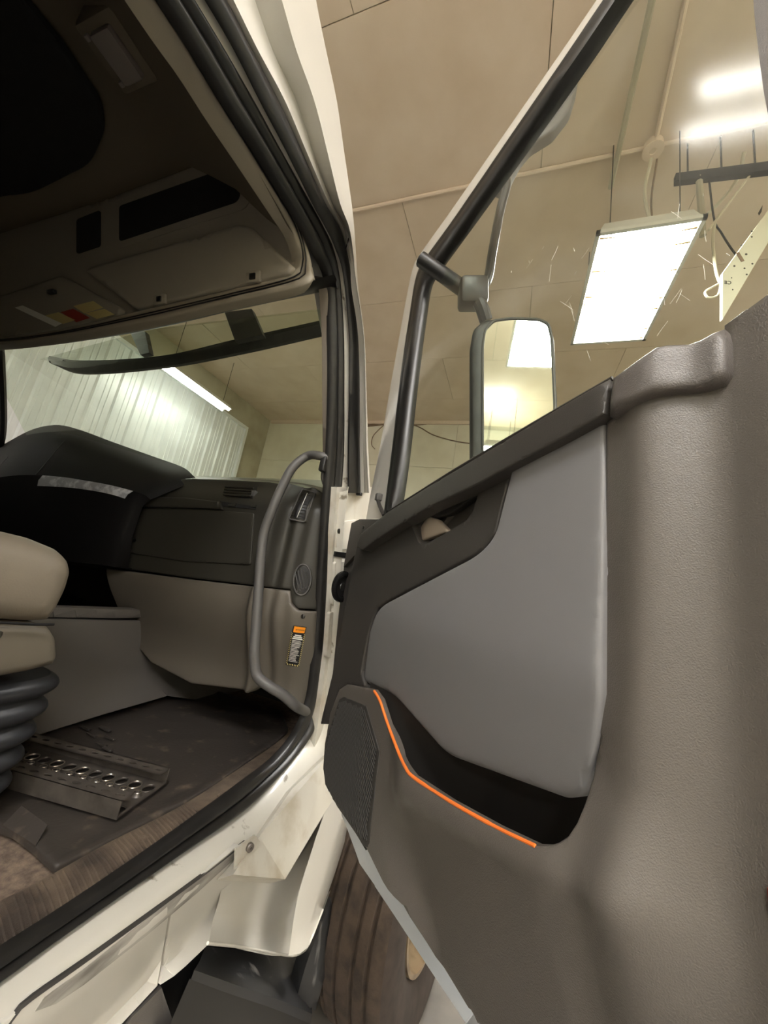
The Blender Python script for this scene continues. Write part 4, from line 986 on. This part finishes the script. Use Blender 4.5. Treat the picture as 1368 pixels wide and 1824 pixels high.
# dark carrier panel round the handle
hp = [(728, 926), (745, 968), (756, 970), (800, 945), (828, 928), (842, 908), (855, 862), (850, 856), (800, 888)]
HPo = np.array(DR.pxs(fillet(hp, 5), .02))
def car_h(a, b):
    h = .018
    p = np.array([(a, b)])
    if HPo[:, 0].min()-.01 < a < HPo[:, 0].max()+.01 and HPo[:, 1].min()-.01 < b < HPo[:, 1].max()+.01:
        if inside(p, HPo)[0]: h -= .032*sstep(seg_dist(p, HPo)[0]/.016)
    return h
aF = DR.px(640, 1000)[0]
def car_h2(a, b): return car_h(a, b)-.05*sstep((aF-a)/.06)
car_px = [(640, 975), (700, 935), (800, 872), (925, 800), (912, 830), (892, 905), (882, 948), (860, 980), (848, 987), (690, 1071), (672, 1082), (662, 1105), (655, 1130), (643, 1195), (648, 1218), (664, 1226), (616, 1220), (602, 1230), (590, 1290), (570, 1290), (592, 1200), (602, 1100), (612, 1010), (626, 932)]
def shrink(O_, d_):
    T = np.roll(O_, -1, 0)-np.roll(O_, 1, 0); T /= np.linalg.norm(T, axis=1)[:, None]+1e-12; Nn = np.stack([-T[:, 1], T[:, 0]], 1)
    A_ = .5*np.sum(O_[:, 0]*np.roll(O_[:, 1], -1)-np.roll(O_[:, 0], -1)*O_[:, 1]); Q = O_+Nn*d_*(1 if A_ > 0 else -1)
    return Q[inside(Q, O_) & (seg_dist(Q, O_) > d_*.8)]
ppatch('carrier_panel', car_px, DR, 'door_black', door, h=car_h2, edge=.004, thick=.04, res=.009, back=False, ang=50, feat=[HPo, shrink(HPo, .008), shrink(HPo, .016)])
mk('panel_shoulder', *prism([DR.pt(*DR.px(x, y, -.02), -.02) for x, y in ((626, 932), (640, 925), (690, 925), (690, 1000), (640, 980), (612, 1010))], -nO, .03), 'door_black', door, smooth=False)
# padded insert
bF = DR.px(860, 1135, .04)[1]
def ins_h(a, b):
    d = b-bF; s_ = math.sqrt(d*d+.0012)-.035            # padded: a soft fold runs across it
    return .040-s_*(.05 if d > 0 else .20)
ins_px = [(914, 822), (1077, 735), (1074, 1000), (1070, 1235), (1060, 1340), (1036, 1416), (1010, 1424), (795, 1345), (700, 1236), (646, 1214), (658, 1125), (672, 1082), (850, 988), (880, 955)]
ppatch('padded_insert', fillet(ins_px, [4, 3, 0, 0, 40, 25, 20, 25, 20, 14, 0, 30, 25, 30]), DR, 'fabric_grey', door, h=ins_h, edge=.006, thick=.055, res=.012, back=False, ang=50)
# map pocket behind the lower panel
pk0, pk1 = DR.px(680, 1290)[0], DR.px(850, 1330)[0]
def pk_h(a, b): return .012-.075*sstep((a-pk0)/(pk1-pk0))
ppatch('map_pocket', [(660, 1215), (760, 1260), (1110, 1290), (1120, 1480), (1060, 1640), (940, 1650), (700, 1540), (640, 1400)], DR, 'pocket_black', door, h=pk_h, edge=0, thick=.01, res=.02)
# orange bead along the pocket mouth
ob = [DR.pt(*(lambda q: (q[0], q[1], low_h(*q)-.001))(DR.px(x, y, low_h))) for x, y in ((666, 1231), (676, 1248), (690, 1290), (711, 1345), (722, 1368), (735, 1384), (800, 1427), (880, 1472), (952, 1507))]
mk('orange_bead', *tube(cr(ob, 70), [.0028]*40+[.0024]*20+[.002]*10, 8), 'orange', door)
# speaker grille with diagonal ribs
SPp = [(604, 1245), (612, 1241), (652, 1257), (676, 1340), (668, 1400), (656, 1510), (648, 1508), (592, 1424), (579, 1398), (576, 1370), (580, 1320)]
def sp_h(a, b): return low_h(a, b)+.0015
spk = ppatch('speaker_grille', SPp, DR, 'grille', door, h=sp_h, edge=.002, thick=.006, res=.02)
spo = np.array(DR.pxs(SPp, sp_h)); g = MB(); lo_, hi_ = spo.min(0), spo.max(0)
for k in range(90):
    c = lo_[1]-.15+k*.0075; run = []
    for t in np.linspace(0, 1, 40):
        a = lo_[0]+(hi_[0]-lo_[0])*t; b = c-(a-lo_[0])*.55+.1
        if inside(np.array([(a, b)]), spo)[0] and seg_dist(np.array([(a, b)]), spo)[0] > .006: run.append(DR.pt(a, b, sp_h(a, b)+.001))
    if len(run) > 2: g.add(*tube([run[0], run[len(run)//2], run[-1]], .0018, 4, False))
go = g.build('grille_ribs', 'grille', door, smooth=False); go['kind'] = 'stuff'
# belt-line caps
capF = [(640, 952), (690, 912), (760, 868), (900, 784), (1000, 723), (1084, 674), (1076, 736), (1000, 780), (915, 826), (850, 862), (760, 905), (718, 930), (668, 962), (645, 980), (634, 974)]
ppatch('belt_cap', capF, DR, 'door_black', door, h=.046, edge=.003, thick=.03, res=.012, back=False)
mk('belt_bead', *tube([DR.pt(*DR.px(x, y, .046), .040) for x, y in ((688, 910), (800, 839), (900, 779), (1000, 720), (1086, 670))], .003, 6), 'door_black', door)
def rc_h(a, b): return .049-.024*sstep((a+.212)/.036)
capR = [(1087, 672), (1130, 640), (1165, 615), (1185, 611), (1225, 609), (1245, 602), (1270, 588), (1284, 580), (1289, 600), (1290, 655), (1278, 674), (1240, 690), (1200, 692), (1160, 695), (1120, 714), (1079, 738)]
ppatch('belt_cap', capR, DR, 'door_cap', door, h=rc_h, edge=.008, thick=.03, res=.012, back=False, ang=60)
# handle lever in the recess
lv = [DR.px(*p, .0) for p in ((744, 944), (762, 927), (772, 922), (783, 926), (796, 944), (792, 948), (770, 960), (752, 966))]
def lv_h(a, b): return -.004+.014*math.sin(max(0, min(1, (a-lv[0][0])/(lv[4][0]-lv[0][0])))*pi)
hd = patch('handle_lever', lv, DR, 'lever', door, h=lv_h, edge=.004, thick=.008, res=.008)
ppatch('lever_bar', [(790, 900), (848, 868), (850, 880), (800, 915), (775, 922)], DR, 'black_plastic', door, h=.008, edge=.003, thick=.012, res=.02)
# outer door skin, white edge showing under the panel
SKD = Fr(C0+nO*.56, dS, (0, 0, 1), -nO)
bot = [(606, 1452), (618, 1478), (640, 1540), (700, 1630), (760, 1722), (828, 1824), (930, 1985)]
skin2 = SKD.pxs(bot)
top = [SKD.px(x, y) for x, y in ((1650, 1990), (1650, 640), (1085, 740), (690, 960), (636, 990))]
patch('outer_skin', skin2+top, SKD, 'skin_edge', door, edge=.004, thick=.05, res=.08)
mk('drip_gap', *tube([SKD.pt(*SKD.px(x, y), .004) for x, y in ((625, 1462), (655, 1512))], .003, 6), 'rubber', door)
# window frame: white flange, black channel, glass
fo = [(652, 925), (660, 880), (676, 800), (690, 720), (704, 640), (722, 540), (734, 482), (746, 456), (800, 380), (900, 236), (1000, 92), (1063, 0), (1180, -165), (1300, -330)]
fi = [(684, 925), (690, 880), (700, 800), (709, 720), (719, 640), (731, 560), (742, 495), (756, 465), (810, 390), (905, 252), (1010, 100), (1078, 0), (1195, -165), (1305, -318)]
fk = [(700, 905), (704, 870), (713, 800), (722, 720), (732, 640), (742, 565), (753, 503), (768, 474), (826, 392), (925, 252), (1032, 100), (1100, 0), (1212, -165), (1308, -300)]
fg = [(706, 905), (712, 870), (722, 800), (731, 720), (741, 640), (751, 567), (761, 508), (776, 480), (834, 398), (933, 258), (1040, 104), (1108, 0), (1220, -165), (1310, -290)]
def dpath(pix, h, n=80): return cr([DR.pt(*DR.px(x, y, h), h) for x, y in pix], n)
f0, f1, f2, f3 = dpath(fo, -.035), dpath(fi, -.02), dpath(fk, -.012), dpath(fg, -.022)
mk('window_frame', *loft([f0+nO*.03, f0, (f0*.6+f1*.4)-nO*.006, f1, f1+nO*.02]), 'white_paint', door, ang=60)
mk('window_channel', *loft([f1+nO*.01, f1-nO*.004, (f1*.66+f2*.34)-nO*.010, (f1*.5+f2*.5)-nO*.004, (f1*.34+f2*.66)-nO*.012, f2-nO*.004, f3, f3+nO*.02]), 'rubber', door, ang=60)
mk('channel_end', *bevbox(DR.pt(*DR.px(676, 886, -.015), -.012), .010, .012, .010, (dS, np.array((0, 0, 1.0)), nO), .004), 'handle_grey', door)
mk('channel_end', *tube(cr([DR.pt(*DR.px(x, y, -.01), -.01) for x, y in ((672, 888), (676, 900), (684, 918))], 10), .006, 6), 'rubber_dull', door)
GF = Fr(C0+nO*(P0+.028), dS, (0, 0, 1), -nO)
gl = GF.pxs([(684, 925), (726, 720), (746, 560), (766, 480), (1100, -5), (1500, -590), (1640, 300), (1368, 575), (1080, 715)])
patch('window_glass', gl, GF, 'glass_door', door, edge=0, thick=0, res=.3)
mk('glass_corner', *prism([GF.pt(*GF.px(x, y), .004) for x, y in ((684, 918), (692, 892), (700, 900), (704, 912), (690, 922))], -nO, .006), 'rubber', door, smooth=False)
scx = MB()
for k in range(46):
    x = random.uniform(905, 1240); y = random.uniform(430, 640)
    if k < 14: x = random.uniform(1170, 1300); y = random.uniform(330, 560)
    L = random.uniform(3, 34); th = random.choice((1.25, 1.45, 2.0, 2.2, .6, 1.7)); x2, y2 = x+L*cos(th), y+L*sin(th)
    scx.add(*tube([GF.pt(*GF.px(x, y, .001), .001), GF.pt(*GF.px((x+x2)/2+random.uniform(-1, 1), (y+y2)/2, .001), .001), GF.pt(*GF.px(x2, y2, .001), .001)], random.uniform(.00012, .0003), 4))
sc_o = scx.build('scratches', 'sticker_white', door, smooth=False); sc_o['kind'] = 'stuff'
# rear window post at the right edge of the frame
q0, q1 = dpath([(1306, -310), (1336, -60), (1345, 40), (1360, 160), (1376, 260), (1392, 500)], .0, 30), dpath([(1370, -380), (1420, -60), (1430, 40), (1445, 160), (1460, 260), (1470, 460)], .0, 30)
mk('rear_window_post', *loft([q0+nO*.03, q0, q1]), 'door_cap', door)
# grommet on the hinge edge, red reflector at the free edge
gc = DR.pt(*DR.px(610, 1045, -.02), -.02); gn = -dS*.86-nO*.5
mk('wiring_grommet', *torus(gc, gn, .042, .010, sy=1.05), 'black_gloss', door)
mk('grommet_plug', *disc(gc-gn*.006, gn, .040, .006, 20), 'rubber', door)
mk('hinge_screw', *disc(DR.pt(*DR.px(650, 940, -.02), -.015), -nO, .006, .003), 'screw', door)
ppatch('red_reflector', [(1364, 1582), (1400, 1570), (1400, 1660), (1368, 1640)], DR, 'red_paint', door, h=lambda a, b: low_h(a, b)+.003, edge=.002, thick=.006, res=.05)

# ================================================================== side mirror on its arms
mir = thing('side_mirror', 'black framed side mirror on dark arms seen through the door window', 'mirror', tuple(ony(915, 800, .95)))
_mp = ony(968, 592, .95); _o = ony(915, 700, .95)
for _ in range(8):                                   # tilted so the lamp behind shows in its upper corner
    _l = np.array([1.05, -1.7, 4.6])-_mp; _e = C0-_mp
    _n = _l/np.linalg.norm(_l)+_e/np.linalg.norm(_e); _n /= np.linalg.norm(_n); _d = ray(968, 592)
    _mp = C0+_d*(((_o-C0)@_n)/(_d@_n))
_u = np.cross((0, 0, 1), _n); _u /= np.linalg.norm(_u)
MIF = Fr(_o, _u, np.cross(_n, _u), _n)
ho = [(836, 850), (836, 620), (842, 585), (862, 568), (905, 564), (960, 567), (982, 575), (988, 600), (994, 720), (996, 850)]
ppatch('housing', ho, MIF, 'black_plastic', mir, r=8, h=0, edge=.012, thick=.07, res=.02)
gi = [(860, 850), (860, 620), (864, 590), (880, 574), (910, 570), (960, 572), (976, 580), (982, 605), (987, 720), (989, 850)]
mg = ppatch('mirror_glass', gi, MIF, 'mirror', mir, r=6, h=.006, edge=0, thick=.004, res=.05)
P = [MIF.pt(*MIF.px(x, y), .007) for x, y in fillet(gi, 6)]
mk('glass_rim', *tube(P+[P[0]], .0035, 6, False), 'handle_grey', mg)
MY = .95
mk('clamp', *bevbox(ony(842, 524, MY), .042, .035, .042, (CR, CF, CU), .012), 'black_plastic', mir)
mk('arm', *tube(cr([ony(750, 462, MY-.02), ony(790, 490, MY), ony(838, 524, MY)], 16), .024, 12), 'black_plastic', mir)
mk('arm', *tube(cr([ony(848, 530, MY), ony(858, 548, MY), ony(866, 572, MY+.02)], 12), .020, 10), 'black_plastic', mir)
mk('arm', *tube(cr([ony(848, 520, MY), ony(868, 500, MY), ony(877, 450, MY), ony(890, 380, MY), ony(902, 330, MY), ony(896, 318, MY)], 40), .014, 10), 'black_plastic', mir)
MBF = Fr(ony(950, 240, MY+.02), (1, 0, 0), (0, 0, 1), (0, -1, 0))
ppatch('grey_plate', [(868, 306), (880, 270), (960, 170), (1000, 120), (1028, 112), (1030, 145), (1016, 190), (985, 230), (945, 255), (925, 280), (910, 310), (905, 335), (880, 330)], MBF, 'handle_grey', mir, r=8, edge=.01, thick=.03, res=.03)  # plain grey plate above the arms, its purpose left open

# ================================================================== front wheel under the fender
WC = np.array([.30, 2.05, .55]); wh = thing('front_wheel', 'dirty front wheel of the truck seen below the fender', 'wheel', (WC[0], WC[1], 0))
steer = radians(-9); wx = np.array([cos(steer), sin(steer), 0]); wy = np.array([-sin(steer), cos(steer), 0])
def wp(x, r, th): return WC+wx*x+(wy*cos(th)+np.array([0, 0, 1])*sin(th))*r
prof = []
xs = np.linspace(-.145, .145, 59)
for x in xs:
    g_ = min(abs(abs(x)-.035), abs(abs(x)-.09)); r = .525-.02*(abs(x)/.145)**4-(.014 if g_ < .006 else 0); prof.append((x, r))
seg = 120; V, F = [], []
for k in range(seg):
    for i, (x, r) in enumerate(prof): V.append(wp(x, r, 2*pi*k/seg))
n_ = len(prof)
for k in range(seg):
    for i in range(n_-1): F.append((k*n_+i, ((k+1) % seg)*n_+i, ((k+1) % seg)*n_+i+1, k*n_+i+1))
mk('tyre_tread', V, F, 'tyre', wh, ang=30)
def lathe(pr, seg=72):
    V, F = [], []
    for k in range(seg):
        for x, r in pr: V.append(wp(x, r, 2*pi*k/seg))
    n = len(pr)
    for k in range(seg):
        for i in range(n-1): F.append((k*n+i, ((k+1) % seg)*n+i, ((k+1) % seg)*n+i+1, k*n+i+1))
    return V, F
mk('sidewall', *lathe([(.145, .505), (.158, .49), (.168, .44), (.165, .37), (.15, .315), (.13, .30)]), 'tyre_side', wh, ang=60)
rm = mk('rim', *lathe([(.13, .302), (.15, .30), (.15, .285), (.10, .275), (.08, .25), (.09, .20), (.11, .14), (.13, .12), (.13, .001)]), 'rim', wh, ang=50)
for k in range(10):
    th = 2*pi*(k+.5)/10; c = wp(.086, .222, th); mk('hand_hole', *disc(c, wx, .026, .003, 14, 0), 'dark_void', rm)
    mk('lug_nut', *tube([wp(.10, .15, th), wp(.145, .15, th)], .014, 6), 'steel', rm)
mk('hub', *lathe([(.13, .09), (.20, .085), (.21, .07), (.21, .001)]), 'rim', wh, ang=50)
